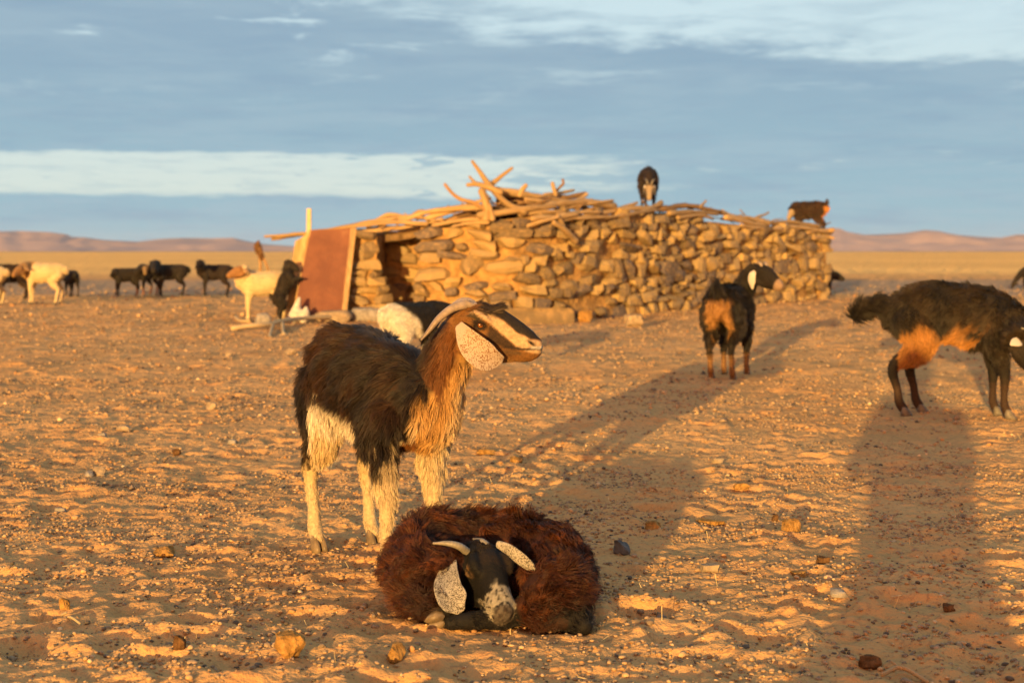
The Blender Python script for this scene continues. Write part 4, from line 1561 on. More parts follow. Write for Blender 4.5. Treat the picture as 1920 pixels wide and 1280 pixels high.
def wall_part(path, z0, ztop, stones, seed, thick=.42, skip=.05, hmin=.10, hmax=.19, wmin=.16, wmax=.40, back=None, proud=.06, limit=99.0):
    """Mud core along a path of ground points plus rough stones set proud of its outer face."""
    rng = random.Random(seed)
    P = np.array(path, float)
    seg = np.linalg.norm(np.diff(P, axis=0), axis=1)
    S = np.concatenate([[0], np.cumsum(seg)])
    total = S[-1]

    def pos(s):
        return np.array((np.interp(s, S, P[:, 0]), np.interp(s, S, P[:, 1])))

    def tangent(s):
        return unit(pos(min(total, s + .12)) - pos(max(0, s - .12)))
    # core
    ns = max(3, int(total / .12))
    V, Fc = [], []
    for i in range(ns + 1):
        s = total * i / ns
        p = pos(s)
        t = tangent(s)
        nrm = np.array((t[1], -t[0]))           # outward: to the right of travel
        zt = ztop(s)
        nz_ = 9
        for j in range(nz_):
            z = z0 + (zt - z0) * j / (nz_ - 1)
            off = .035 * noise3(np.array([[s * 5, z * 6, seed]]), 3)[0] - .070 + (.06 if j == 0 else 0)
            q = p + nrm * off
            V.append((q[0], q[1], z))
        q = p - nrm * thick
        V.append((q[0], q[1], zt))
        V.append((q[0], q[1], z0))
    k = 11
    for i in range(ns):
        for j in range(k - 1):
            a = i * k + j
            Fc.append((a, a + k, a + k + 1, a + 1))
    Fc.append(tuple(range(k)))
    Fc.append(tuple(ns * k + j for j in range(k))[::-1])
    V = np.array(V) - HL
    w = mesh_obj('wall', V, Fc, M_MUD, hut, False)
    # stones in rough courses
    z = z0 - .03
    while True:
        h = rng.uniform(hmin, hmax)
        zc = z + h * .5
        s = -rng.uniform(0, .12)
        any_ = False
        while s < min(total, limit):
            wd = rng.uniform(wmin, wmax) * (1.25 if h > .15 else 1)
            sc = s + wd * .5
            s += wd * rng.uniform(.92, 1.05)
            if sc > total - .03 or sc < 0:
                continue
            zt = ztop(sc)
            zz = zc + rng.uniform(-.045, .045)
            if zz > zt + .02:
                continue
            any_ = True
            if rng.random() < skip:
                continue
            p = pos(sc)
            t = tangent(sc)
            nrm = np.array((t[1], -t[0]))
            dp = rng.uniform(.24, .34)
            q = p + nrm * (proud * rng.uniform(.35, 1.25) - dp * .5)
            o = bpy.data.objects.new('stone', rng.choice(STONES))
            COL.objects.link(o)
            o.parent = w
            o.location = (q[0] - HL[0], q[1] - HL[1], zz)
            o.rotation_euler = (rng.choice((0, math.pi)) + rng.uniform(-.12, .12), rng.choice((0, 0, 0, 1)) * rng.uniform(-.5, .5) + rng.uniform(-.14, .14), math.atan2(t[1], t[0]) + rng.uniform(-.2, .2) + rng.choice((0, math.pi)))
            o.scale = (wd * rng.uniform(.93, 1.10), dp, h * rng.uniform(.80, 1.40))
            stones.append(o)
        if not any_ and z > z0 + .5:
            break
        z += h * .93
    return w


def topz(pxs, ys):
    """Wall height from the photograph's skyline of the wall."""
    def f_px(px):
        d = wall_D(px)
        return CAM_H + (HOR - np.interp(px, pxs, ys)) / F * d
    return f_px


SKY = ([640, 725, 785, 830, 900, 985, 1060, 1200, 1300, 1400, 1500, 1552], [446, 446, 426, 428, 415, 408, 402, 402, 412, 422, 430, 434])
tz = topz(*SKY)
allst = []
pxs = [785, 820, 860, 900, 940, 980, 1020, 1060, 1100, 1150, 1200, 1260, 1320, 1380, 1440, 1500, 1552]
path = [wall_xy(p) for p in pxs]
SS = np.concatenate([[0], np.cumsum(np.linalg.norm(np.diff(np.array(path), axis=0), axis=1))])
wall_part(path, 0, lambda s: tz(np.interp(s, SS, pxs)), allst, 5, hmin=.10, hmax=.215, wmin=.15, wmax=.43, skip=.04, proud=.085)
# far end wall, turning back
e = wall_xy(1552)
edir = unit(np.array((-.80, .60)))
wall_part([e, e + edir * 4.0], 0, lambda s: 1.16, allst, 6, thick=.35, limit=.4)
# doorway pier of laid slabs and the shaded wall set back behind it
pier = [wall_xy(650), wall_xy(680), wall_xy(704)]
pw = wall_part(pier, 0, lambda s: 1.03, allst, 8, thick=.5, skip=2.0)
prng = random.Random(3)
for (x0, y0, x1, y1) in [(666, 434, 704, 450), (666, 451, 708, 488), (662, 488, 716, 505), (659, 504, 692, 521), (690, 505, 718, 520), (656, 520, 692, 539), (689, 519, 723, 534),
                         (655, 538, 706, 553), (702, 534, 728, 553), (653, 553, 700, 572), (696, 552, 734, 574), (653, 572, 690, 592), (684, 570, 742, 592)]:
    dq = wall_D((x0 + x1) / 2) - .02 + prng.uniform(-.02, .02)
    p = at((x0 + x1) / 2, (y0 + y1) / 2, dq) - HL
    o = bpy.data.objects.new('stone', prng.choice([STONES[q] for q in range(3, 26, 4)]))
    COL.objects.link(o)
    o.parent = pw
    o.location = (p[0], p[1] + .10, p[2])
    o.rotation_euler = (prng.choice((0, math.pi)), prng.uniform(-.06, .06), -.1 + prng.uniform(-.12, .12))
    o.scale = ((x1 - x0) / F * dq * 1.10, .36, (y1 - y0) / F * dq * 1.14)
rec = [np.array(((690 - 960) / F * 18.2, 18.2)), np.array(((806 - 960) / F * 18.15, 18.15))]
wall_part(rec, 0, lambda s: 1.10, allst, 9, thick=.3, hmin=.12, hmax=.22, wmin=.2, wmax=.38, skip=0, proud=.07)
# return of the pier and of the main wall into the recess
# left end behind the door, and the rear walls
lx = wall_xy(560) + np.array((0, .25))
lb = lx + np.array((-.1, 3.6))
wall_part([lb, lx], 0, lambda s: .98, allst, 10, thick=.35, limit=.3)
back = e + edir * 4.0
v, f_ = [], []
for a_, b__ in ((lb, back),):
    t = unit(b__ - a_)
    nrm = np.array((t[1], -t[0]))
    for p in (a_, b__):
        for q in (p, p + nrm * .35):
            for z in (0, 1.05):
                v.append((q[0] - HL[0], q[1] - HL[1], z))
    f_ = [(0, 1, 5, 4), (2, 6, 7, 3), (1, 3, 7, 5), (0, 2, 3, 1), (4, 5, 7, 6)]
mesh_obj('wall', v, f_, M_MUD, hut)

# flat roof of earth and brush between the walls, heaped up over the near corner
def roof():
    c0 = wall_xy(985) + np.array((-.03, .22))
    A0, B0, C0, D0 = lx + np.array((.0, .0)), c0, e + np.array((-.22, -.02)), back
    nu, nv_ = 34, 20
    V = []
    for j in range(nv_ + 1):
        for i in range(nu + 1):
            u, v_ = i / nu, j / nv_
            # u runs along the long side from the near corner, v from the front
            p = (B0 * (1 - u) + C0 * u) * (1 - v_) + (A0 * (1 - u) + (lb * (1 - u) + back * u)) * 0
            q0 = A0 * (1 - u) + (A0 + (C0 - B0) * 1.0) * u
            p = (B0 * (1 - u) + C0 * u) * (1 - v_) + q0 * v_
            front = 1.18 * (1 - u) + 1.15 * u
            z = front * (1 - v_) + .95 * v_
            z += .25 * math.exp(-((u - .03) / .16) ** 2 - ((v_ - .12) / .30) ** 2)
            z += .05 * noise2(np.array([p[0] * 1.7]), np.array([p[1] * 1.7]), 4)[0]
            V.append((p[0] - HL[0], p[1] - HL[1], z))
    n1 = nu + 1
    Fc = [(j * n1 + i, j * n1 + i + 1, (j + 1) * n1 + i + 1, (j + 1) * n1 + i) for j in range(nv_) for i in range(nu)]
    o = mesh_obj('roof', V, Fc, M_DARKROOF, hut)
    so = o.modifiers.new('s', 'SOLIDIFY')
    so.thickness = .10
    so.offset = -1
    return o


roof_ob = roof()

# roof poles: (photo points, nearer/farther than the wall face, radius in px, dark?)
POLES = [
    ([(497, 443), (530, 442), (560, 438), (600, 437)], .10, 4.5, 0),
    ([(512, 447), (545, 443), (588, 439)], .25, 4, 0),
    ([(585, 436), (650, 426), (720, 412), (790, 405)], .05, 6, 0),
    ([(640, 428), (700, 420), (745, 417), (800, 420)], -.05, 4.5, 0),
    ([(668, 436), (720, 430), (770, 424), (830, 410)], .1, 5, 0),
    ([(700, 416), (727, 403), (760, 406), (800, 409)], .2, 5, 0),
    ([(745, 417), (790, 401), (840, 393), (905, 388)], .0, 6.5, 0),
    ([(770, 407), (786, 396), (806, 398)], .15, 4, 0),
    ([(800, 410), (850, 396), (880, 384), (920, 371)], .1, 6, 0),
    ([(745, 436), (800, 424), (850, 408), (900, 394)], .3, 5, 1),
    ([(800, 424), (850, 414), (893, 404), (940, 396)], .35, 5, 1),
    ([(810, 422), (870, 413), (915, 411)], -.06, 4.5, 0),
    ([(850, 424), (880, 419), (915, 416)], -.10, 4, 0),
    ([(900, 404), (935, 398), (985, 392), (1040, 386)], -.08, 8, 0),
    ([(975, 402), (1020, 397), (1075, 399), (1125, 397)], -.05, 5, 0),
    ([(975, 396), (1030, 386), (1080, 378), (1150, 386)], .05, 8, 0),
    ([(928, 357), (975, 362), (1030, 372), (1090, 384)], .25, 8.5, 0),
    ([(940, 366), (1000, 372), (1060, 381), (1110, 392)], .35, 6, 1),
    ([(985, 374), (1030, 380), (1085, 390)], .1, 6, 0),
    ([(1020, 366), (1060, 360), (1076, 357)], .4, 4, 0),
    ([(1030, 372), (1062, 369), (1097, 363)], .3, 7, 1),
    ([(1060, 384), (1085, 374), (1100, 364)], .15, 4, 0),
    ([(1055, 392), (1090, 384), (1120, 380), (1150, 375)], .0, 4.5, 0),
    ([(1090, 396), (1120, 390), (1148, 380)], .1, 4, 0),
    ([(1000, 412), (1040, 406), (1080, 401)], -.16, 7, 0),
    ([(990, 424), (1020, 414), (1048, 408)], -.20, 4, 0),
    ([(1040, 418), (1075, 410), (1130, 408), (1170, 404)], -.12, 4, 0),
    ([(1090, 406), (1140, 398), (1190, 390), (1225, 392)], .02, 6, 0),
    ([(1130, 396), (1165, 392), (1195, 380)], .1, 5, 0),
    ([(1160, 404), (1200, 398), (1238, 394)], -.08, 5, 0),
    ([(1200, 398), (1224, 388), (1240, 380)], .0, 5.5, 0),
    ([(1235, 392), (1265, 388), (1300, 387), (1350, 398)], .1, 6.5, 1),
    ([(1255, 400), (1300, 397), (1345, 402)], -.06, 5.5, 0),
    ([(1290, 390), (1320, 391), (1356, 400)], .2, 5, 0),
    ([(1270, 408), (1310, 404), (1335, 408)], -.12, 4, 0),
    ([(1312, 388), (1319, 382), (1324, 376)], .05, 3, 0),
    ([(1355, 397), (1380, 408), (1420, 414), (1440, 418)], .1, 6.5, 0),
    ([(1360, 408), (1400, 416), (1436, 424)], -.05, 5.5, 0),
    ([(1412, 411), (1428, 404), (1441, 399)], .1, 3.2, 0),
    ([(1440, 419), (1470, 416), (1500, 419), (1535, 424)], .05, 5, 0),
    ([(1455, 428), (1500, 426), (1560, 436)], -.05, 5, 0),
    ([(1480, 424), (1510, 421), (1545, 432)], .2, 4, 0),
    ([(1515, 436), (1545, 432), (1562, 431)], -.10, 5, 0),
    ([(1525, 446), (1550, 444), (1563, 446)], -.12, 4, 0),
    ([(1390, 424), (1430, 428), (1470, 430)], -.1, 4.5, 0),
    ([(600, 441), (640, 434), (690, 432)], .3, 4, 1),
    ([(690, 430), (740, 428), (790, 432)], .45, 6, 1),
]
for i, (pts, off, r, dark) in enumerate(POLES):
    P3 = []
    m = len(pts)
    for j, (x_, y__) in enumerate(pts):
        wob = off + (j / max(1, m - 1) - .5) * ((i * 37 % 11) / 11 - .5) * .35
        P3.append(at(x_, y__, wall_D(x_) + wob) - HL)
    dmid = wall_D(pts[m // 2][0])
    rm = r * .92 / F * dmid
    rad = [rm * (1.05 - .4 * j / max(1, m - 1)) for j in range(m)]
    if i % 3 == 0:
        rad = rad[::-1]
    wood_piece('roof_pole', [(P3, rad)], M_WOODD if dark else M_WOOD, hut, seed=i * 5)


rt = random.Random(5)
for i in range(80):
    x0 = rt.choice((rt.uniform(690, 900), rt.uniform(900, 1160), rt.uniform(900, 1130), rt.uniform(1160, 1540)))
    yb = float(np.interp(x0, [690, 800, 900, 1000, 1100, 1200, 1300, 1400, 1540], [424, 408, 388, 376, 384, 394, 394, 410, 428]))
    ln = rt.uniform(22, 60)
    an = rt.gauss(0, .30) if i % 5 else rt.uniform(-1.2, 1.2)
    o_ = rt.uniform(-.05, .45)
    y0 = yb + rt.uniform(-3, 10)
    pts = [(x0 - math.cos(an) * ln * .5, y0 + math.sin(an) * ln * .5), (x0 + rt.uniform(-3, 3), y0 + rt.uniform(-3, 2)), (x0 + math.cos(an) * ln * .5, y0 - math.sin(an) * ln * .5)]
    P3 = [at(a_, b__, wall_D(a_) + o_) - HL for a_, b__ in pts]
    r_ = rt.uniform(.9, 2.3) / F * wall_D(x0)
    wood_piece('twig', [(P3, [r_, r_ * .9, r_ * .45])], M_WOODD if rt.random() < .45 else M_WOOD, hut, seed=900 + i, n=6)


# loose branches thrown on top of the roof
def branch(label, strands, dark=0, seed=1, group=None):
    st = []
    for pts, off, r0, r1 in strands:
        m = len(pts)
        P3 = [at(x_, y__, wall_D(x_) + off) for x_, y__ in pts]
        d = wall_D(pts[0][0])
        st.append((P3, [(r0 + (r1 - r0) * j / (m - 1)) / F * d for j in range(m)]))
    o = wood_piece('branch', st, M_WOODD if dark else M_WOOD, None, seed)
    cen = np.mean([p for s_ in st for p in s_[0]], axis=0)
    o.data.transform(Matrix.Translation(-Vector(cen)))
    o.location = cen
    tag(o, label, 'branch', group)
    return o


PILE = 'loose branches thrown on the hut roof'
branch('tall forked bleached branch reaching highest above the roof pile', [([(985, 398), (962, 388), (938, 372), (915, 345), (899, 322), (884, 303)], -.05, 8.5, 2.6), ([(903, 346), (890, 342), (879, 330)], -.05, 4, 2)], 0, 71, PILE)
branch('straight pale branch slanting up to the right over the roof pile', [([(916, 350), (930, 340), (945, 327), (961, 315)], .1, 5.5, 2.6)], 0, 72, PILE)
branch('thin curved branch arching up on the left of the roof pile', [([(915, 398), (890, 381), (865, 374), (848, 362), (834, 346)], -.15, 4.5, 3)], 1, 73, PILE)
branch('crooked branch arm lying below the forked branch and pointing left', [([(938, 360), (912, 350), (895, 345), (878, 346)], -.08, 6.5, 3.5)], 0, 74, PILE)
branch('short upright stump stick in the middle of the roof pile', [([(975, 366), (980, 356), (987, 347)], .2, 6, 4)], 0, 75, PILE)
branch('short pale upright stick on the right of the roof pile', [([(1041, 366), (1038, 355), (1036, 344)], .15, 4.2, 3.6)], 0, 76, PILE)
branch('thin dark twig with a curled tip behind the short pale stick', [([(1040, 362), (1050, 352), (1056, 345), (1055, 337)], .25, 2.8, 2.2)], 1, 77, PILE)
branch('weathered post leaning in the heart of the roof pile under the fork', [([(912, 412), (914, 392), (910, 372), (904, 356)], -.12, 7, 7), ([(924, 412), (921, 398), (918, 384)], -.14, 5, 4)], 0, 78, PILE)
branch('short branch dangling over the wall face below the roof pile', [([(1037, 417), (1052, 428), (1066, 440), (1080, 453)], -.24, 4.5, 7)], 0, 79, PILE)
branch('small stick standing steeply against the wall top', [([(1046, 404), (1052, 414), (1060, 430)], -.22, 4, 4.5)], 0, 80, PILE)

# dark cloth stuffed under the pile
m_cloth = plain_mat('dark_red_cloth', (0.06, 0.022, 0.028), 0.9, 0.1, 20, .5)
cv, cf = [], []
for j in range(7):
    for i in range(9):
        p = at(930 + i * 12, 372 + j * 5, wall_D(960) + .42 + .04 * math.sin(i * 1.7 + j) + .03 * j)
        cv.append(p)
for j in range(6):
    for i in range(8):
        a_ = j * 9 + i
        cf.append((a_, a_ + 1, a_ + 10, a_ + 9))
o = mesh_obj('cloth', cv, cf, m_cloth, None, True)
so = o.modifiers.new('s', 'SOLIDIFY')
so.thickness = .012
tag(o, 'dark red cloth tucked beneath the branches of the roof pile', 'cloth')

# ------------------------------------------------------------------ rusty door leaning at the opening
m_rust, nt, bs = material('rusty_sheet_metal')
tcn = nt.new('ShaderNodeTexCoord')
n1 = nt.noise(tcn.outputs['Object'], 3.0, 6, 0.65)
n2 = nt.noise(tcn.outputs['Object'], 26.0, 5, 0.65)
c = nt.mix(nt.smooth(n1, 0.35, 0.65), (0.12, 0.040, 0.021), (0.17, 0.062, 0.030))
c = nt.mix(nt.math('MULTIPLY', nt.smooth(n2, 0.5, 0.72), 0.5), c, (0.11, 0.045, 0.03))
c = nt.mix(nt.math('MULTIPLY', nt.smooth(n1, 0.62, 0.72), 0.5), c, (0.25, 0.12, 0.065))
nt.set(bs.inputs['Base Color'], c)
bs.inputs['Roughness'].default_value = 0.8
bs.inputs['Metallic'].default_value = 0.0
bump(nt, bs, n2, 0.3, 0.004)
DD = 16.95
door = thing('metal_door', 'rusty red sheet metal door on a plank frame, leaning at the hut entrance', 'door', tuple(gpt(600, 604)))
DL = np.array(door.location)


def slab(name, quad, thick, mat, parent, org, nx=6, ny=10, wav=0.0, grain=False):
    """Quad (4 corners: bottom left, bottom right, top right, top left) with thickness and slight buckling."""
    q = [np.asarray(p, float) for p in quad]
    nrm = unit(np.cross(q[1] - q[0], q[3] - q[0]))
    V = []
    for s_ in (0, 1):
        for j in range(ny + 1):
            for i in range(nx + 1):
                u, v_ = i / nx, j / ny
                p = (q[0] * (1 - u) + q[1] * u) * (1 - v_) + (q[3] * (1 - u) + q[2] * u) * v_
                w_ = wav * (math.sin(u * 5 + v_ * 3) + .6 * math.sin(v_ * 9 - u * 4))
                V.append(p + nrm * (w_ - s_ * thick) - org)
    n1 = nx + 1
    m0 = n1 * (ny + 1)
    Fc = []
    for j in range(ny):
        for i in range(nx):
            a_ = j * n1 + i
            Fc.append((a_, a_ + 1, a_ + n1 + 1, a_ + n1))
            Fc.append((m0 + a_, m0 + a_ + n1, m0 + a_ + n1 + 1, m0 + a_ + 1))
    edge = [i for i in range(n1)] + [j * n1 + nx for j in range(1, ny + 1)] + [ny * n1 + i for i in range(nx - 1, -1, -1)] + [j * n1 for j in range(ny - 1, 0, -1)]
    for a_, b__ in zip(edge, edge[1:] + edge[:1]):
        Fc.append((a_, m0 + a_, m0 + b__, b__))
    me = bpy.data.meshes.new(name)
    me.from_pydata([tuple(p) for p in V], [], Fc)
    me.update()
    if grain:
        a = me.attributes.new('grain', 'FLOAT_VECTOR', 'POINT')
        vv = np.array(V)
        a.data.foreach_set('vector', (vv * np.array((40, 40, 4))).astype(np.float32).ravel())
    return link(name, me, mat, parent)


slab('sheet', [at(547, 601, 16.92), at(646, 588, 17.00), at(661, 428, 17.22), at(583, 431, 17.22)], .006, m_rust, door, DL, 8, 12, .006)
for nm, qd in (('plank', [at(641, 589, 16.97), at(650, 588, 16.99), at(668, 427, 17.22), at(658, 427, 17.20)]),
               ('plank', [at(546, 600, 16.95), at(552, 600, 16.95), at(586, 431, 17.26), at(579, 431, 17.26)])):
    slab(nm, qd, .04, M_WOOD, door, DL, 2, 8, .004, True)
# pale boards and a post left of the door
M_BOARD = wood_material('pale_board', (0.50, 0.37, 0.20), (0.62, 0.48, 0.28))
o = slab('board', [at(536, 594, 17.25), at(550, 597, 17.2), at(580, 436, 17.3), at(554, 452, 17.34)], .05, M_WOOD, None, np.array(at(548, 596, 17.2)), 3, 8, .012, True)
o.location = at(548, 596, 17.2)
tag(o, 'pale bleached board standing beside the left edge of the rusty door', 'board')
o = slab('post', [at(573, 560, 17.45), at(582, 560, 17.45), at(583, 391, 17.42), at(575, 391, 17.42)], .05, M_BOARD, None, np.array(at(577, 560, 17.45)), 2, 8, .003, True)
o.location = at(577, 560, 17.45)
tag(o, 'square wooden post sticking up above the rusty door', 'post')
m_sack = plain_mat('white_sack', (0.48, 0.44, 0.38), 0.8, 0.2, 22, .25, .6, .01)
pp = at(556, 590, 16.72)
t = [Tube('x', [(-.06, 0, .03), (-.02, .01, .09), (0.0, .02, .18), (.03, .03, .30)], [(.07, .06), (.085, .075), (.06, .05), (.02, .02)]), Tube('x', [(.08, 0, .035), (.10, .01, .11), (.11, .02, .19)], [(.06, .05), (.06, .055), (.02, .02)])]
o = link('sack', fuse('sack', t, .016, 3), m_sack, None, (pp[0], pp[1], 0.0))
tag(o, 'crumpled white plastic sack at the foot of the rusty door', 'sack')

# stake with a rag, far left of the hut
st = gpt(486, 548)
stake = thing('stake', 'thin stake with a brown rag tied at its top, left of the hut', 'stake', tuple(st))
ps = [at(488, 548, st[1]) - st, at(487, 520, st[1]) - st, at(488, 490, st[1]) - st, at(484, 452, st[1]) - st]
wood_piece('pole', [(ps, [.035, .033, .03, .02]), ([at(505, 512, st[1]) - st, at(497, 490, st[1]) - st, at(490, 468, st[1]) - st], [.03, .028, .02])], M_WOODD, stake, 5)
m_rag = plain_mat('brown_rag', (0.12, 0.065, 0.03), 0.95, 0.05, 14, .5)
tb = [Tube('x', [at(485, 452, st[1]) - st, at(483, 462, st[1]) - st, at(488, 476, st[1] - .05) - st, at(492, 488, st[1]) - st], [(.03, .03), (.085, .05), (.075, .045), (.03, .02)], side=(1, 0, 0))]
link('rag', fuse('rag', tb, .02, 2), m_rag, stake)


# ------------------------------------------------------------------ loose rocks and wood on the ground
def rock(px, py, w, h, label, mat, seed, dep=None, cat='rock', name='rock', box=.45, amp=.2, rz=0.0, cuts=5, smooth=False, sink=.25):
    """px, py: foot of the rock in the photograph; w, h: its size there in pixels."""
    p = gpt(px, py)
    d = p[1]
    W_, H_ = w / F * d, h / F * d
    dp = dep or W_ * .75
    me = stone_mesh(seed, 4, box, amp, cuts)
    if smooth:
        me.shade_smooth()
    V = np.array([v.co for v in me.vertices])
    V = V * (1 + .10 * noise3(V * 5 + seed, seed + 1)[:, None] + .05 * noise3(V * 13 + seed, seed + 2)[:, None])
    V = V * np.array((W_, dp, H_ / (1 - sink)))
    me.vertices.foreach_set('co', V.astype(np.float32).ravel())
    me.update()
    z = float(ground_z(p[0], p[1] + dp * .4))
    o = link(name, me, mat, None, (p[0], p[1] + dp * .45, z + H_ / (1 - sink) * (.5 - sink)))
    o.rotation_euler = (0, 0, rz)
    tag(o, label, cat)
    return o


M_ROCKO = plain_mat('ochre_clod', (0.30, 0.165, 0.05), 0.95, 0.05, 40, .45, 1.0, .012)
M_ROCKP = plain_mat('pale_rock', (0.27, 0.205, 0.135), 0.9, 0.1, 30, .3, .7, .008)
M_ROCKD = plain_mat('dark_slate_rock', (0.085, 0.080, 0.078), 0.7, 0.3, 30, .4, .6, .006)
M_ROCKG = plain_mat('grey_rock', (0.22, 0.20, 0.18), 0.85, 0.15, 30, .3, .6, .006)
M_DUNG = plain_mat('brown_dung', (0.10, 0.055, 0.025), 0.95, 0.05, 60, .5, 1.0, .01)
rock(541, 1250, 62, 44, 'large ochre clod of earth in the foreground, left of centre', M_ROCKO, 201, rz=.3)
rock(742, 1243, 44, 32, 'rounded ochre rock in the foreground below the sleeping goat', M_ROCKO, 202, rz=.7, box=.25)
rock(301, 1037, 44, 18, 'flat ochre rock on the sand to the left of the goats', M_ROCKO, 203, rz=.2, box=.6)
rock(118, 1148, 22, 24, 'small upright orange rock in the left foreground', M_ROCKO, 204, box=.2)
rock(335, 1238, 26, 26, 'brown split clod at the rim of a hollow in the left foreground', M_DUNG, 205)
rock(1166, 1040, 34, 26, 'angular dark slate rock just right of the sleeping goat', M_ROCKD, 206, box=.8, cuts=6)
rock(1226, 998, 36, 18, 'ochre rock at the edge of the shadow right of the sleeping goat', M_ROCKO, 207)
rock(1331, 1076, 34, 16, 'flat sided olive tan block of stone on sunlit sand', M_ROCKP, 208, box=.9, cuts=1, rz=.2)
rock(1486, 1004, 42, 26, 'bright tan rounded rock on the sunlit strip between the two shadows', M_ROCKO, 209, box=.3, rz=.5)
rock(1454, 977, 14, 12, 'small brown rock just behind the bright tan rock', M_DUNG, 210)
rock(1241, 1146, 22, 17, 'smooth grey cobble lying on pale sand right of the sleeping goat', M_ROCKG, 211, box=.15, cuts=1, smooth=True)
rock(1575, 1122, 34, 12, 'flat grey stone at the left edge of the broad right shadow', M_ROCKG, 212, box=.7)
rock(1635, 1252, 46, 26, 'crumbly brown dung clod in the shaded right foreground', M_DUNG, 213, amp=.35)
rock(1392, 916, 34, 10, 'thin orange clod on the sunlit sand far right of the standing goat', M_ROCKO, 214, box=.6)
rock(1337, 988, 60, 12, 'low orange earth crust between pebbles on the sunlit strip', M_ROCKO, 215, box=.6, amp=.3)
rock(1348, 869, 26, 12, 'pale stone half sunk in the middle of the sunlit sand', M_ROCKP, 216)
rock(185, 893, 26, 18, 'light grey stone with a smaller one beside it, left ground', M_ROCKP, 217, box=.4)
rock(165, 896, 18, 11, 'small grey blue stone touching a lighter one, left ground', M_ROCKG, 218, box=.3)
rock(329, 852, 18, 13, 'dark brown pebble rock alone on the left ground', M_DUNG, 219, box=.2)
rock(228, 813, 34, 11, 'pale orange flat rock on the left ground', M_ROCKP, 220, box=.5)
rock(191, 824, 18, 11, 'small grey rock near the pale orange flat rock', M_ROCKG, 221)
rock(395, 772, 22, 14, 'light grey pointed stone in the middle distance left of the goats', M_ROCKP, 222, box=.5)
rock(435, 831, 18, 10, 'grey green stone left of the standing goat at belly height', M_ROCKG, 223)
rock(113, 958, 24, 15, 'greyish stone in a hollow of the left ground', M_ROCKG, 224)
rock(968, 865, 26, 14, 'tan rock in the shadow right behind the standing goat', M_ROCKO, 225)
rock(912, 848, 40, 10, 'flat orange clod right of the standing goat at chest height', M_ROCKO, 226, box=.6)
rock(1545, 1062, 26, 14, 'brownish flat rock in the broad right shadow', M_DUNG, 227)
rock(1780, 1155, 26, 16, 'small dung clod among pebbles in the broad right shadow', M_DUNG, 228, amp=.3)
rock(1500, 1075, 34, 14, 'crusty tan clod at the shadow edge in the right foreground', M_ROCKO, 229, amp=.3)
rock(1190, 616, 32, 24, 'pale squared stone block standing alone before the wall', M_ROCKP, 230, box=.85, cuts=2, sink=.08)
rock(1187, 604, 34, 16, 'flat stone lying behind the pale squared stone block', M_ROCKP, 231, box=.6, sink=.1)
rock(624, 606, 78, 24, 'large smooth pale boulder in front of the rusty door', M_ROCKP, 232, box=.25, cuts=2, smooth=True)
rock(690, 604, 78, 28, 'large smooth grey boulder in front of the doorway pier', M_ROCKG, 233, box=.25, cuts=2, smooth=True)
rock(492, 611, 32, 24, 'round grey stone at the feet of the rearing kid', M_ROCKG, 234, box=.3, smooth=True, cuts=2)
rock(998, 606, 152, 30, 'long squared stone beam lying along the foot of the wall', M_STONE, 235, dep=.34, box=.92, amp=.06, cuts=1, sink=.1, rz=.18, cat='stone beam', name='stone_beam')
rock(1098, 604, 30, 24, 'rounded rock leaning by the right end of the stone beam', M_ROCKO, 236)
rock(545, 664, 26, 12, 'bright small stone behind the back of the standing goat', M_ROCKP, 237)
rock(427, 668, 12, 10, 'tiny pale stone on the left middle ground', M_ROCKP, 238)

def ground_branch(label, strands, mat, seed, name='branch'):
    st = []
    for pts, r in strands:
        P3 = []
        for x_, y__, z in pts:
            p = gpt(x_, y__, 0)
            p[2] = float(ground_z(p[0], p[1])) + z
            P3.append(p)
        st.append((P3, [r / F * P3[0][1]] * len(P3)))
    o = wood_piece(name, st, mat, None, seed)
    cen = np.array(st[0][0][0])
    o.data.transform(Matrix.Translation(-Vector(cen)))
    o.location = cen
    tag(o, label, 'branch')


ground_branch('long pale branch lying on the ground before the rusty door', [([(436, 622, .03), (500, 619, .05), (560, 611, .08), (640, 604, .06)], 4.5), ([(515, 614, .06), (508, 624, .02), (506, 632, .0)], 2.6), ([(530, 614, .06), (531, 626, .0)], 3)], M_BOARD, 91)
ground_branch('short pale stick on the ground below the tan-faced sheep', [([(442, 598, .02), (450, 602, .02), (468, 603, .02)], 3)], M_BOARD, 92)
ground_branch('weathered twig lying in the shaded bottom right corner', [([(1655, 1272, .012), (1690, 1262, .014), (1740, 1276, .010)], 4.5), ([(1690, 1263, .012), (1672, 1256, .02)], 3)], M_WOOD, 93)
ground_branch('pale forked straw twig in the left foreground', [([(118, 1160, .012), (133, 1170, .012), (150, 1176, .010)], 1.8), ([(124, 1164, .012), (116, 1158, .02)], 1.3)], M_BOARD, 94)

# ------------------------------------------------------------------ pebbles and straw
def ico(sub):
    bm = bmesh.new()
    bmesh.ops.create_icosphere(bm, subdivisions=sub, radius=1.0)
    v = np.array([q.co for q in bm.verts])
    f = np.array([[q.index for q in p.verts] for p in bm.faces])
    bm.free()
    return v, f


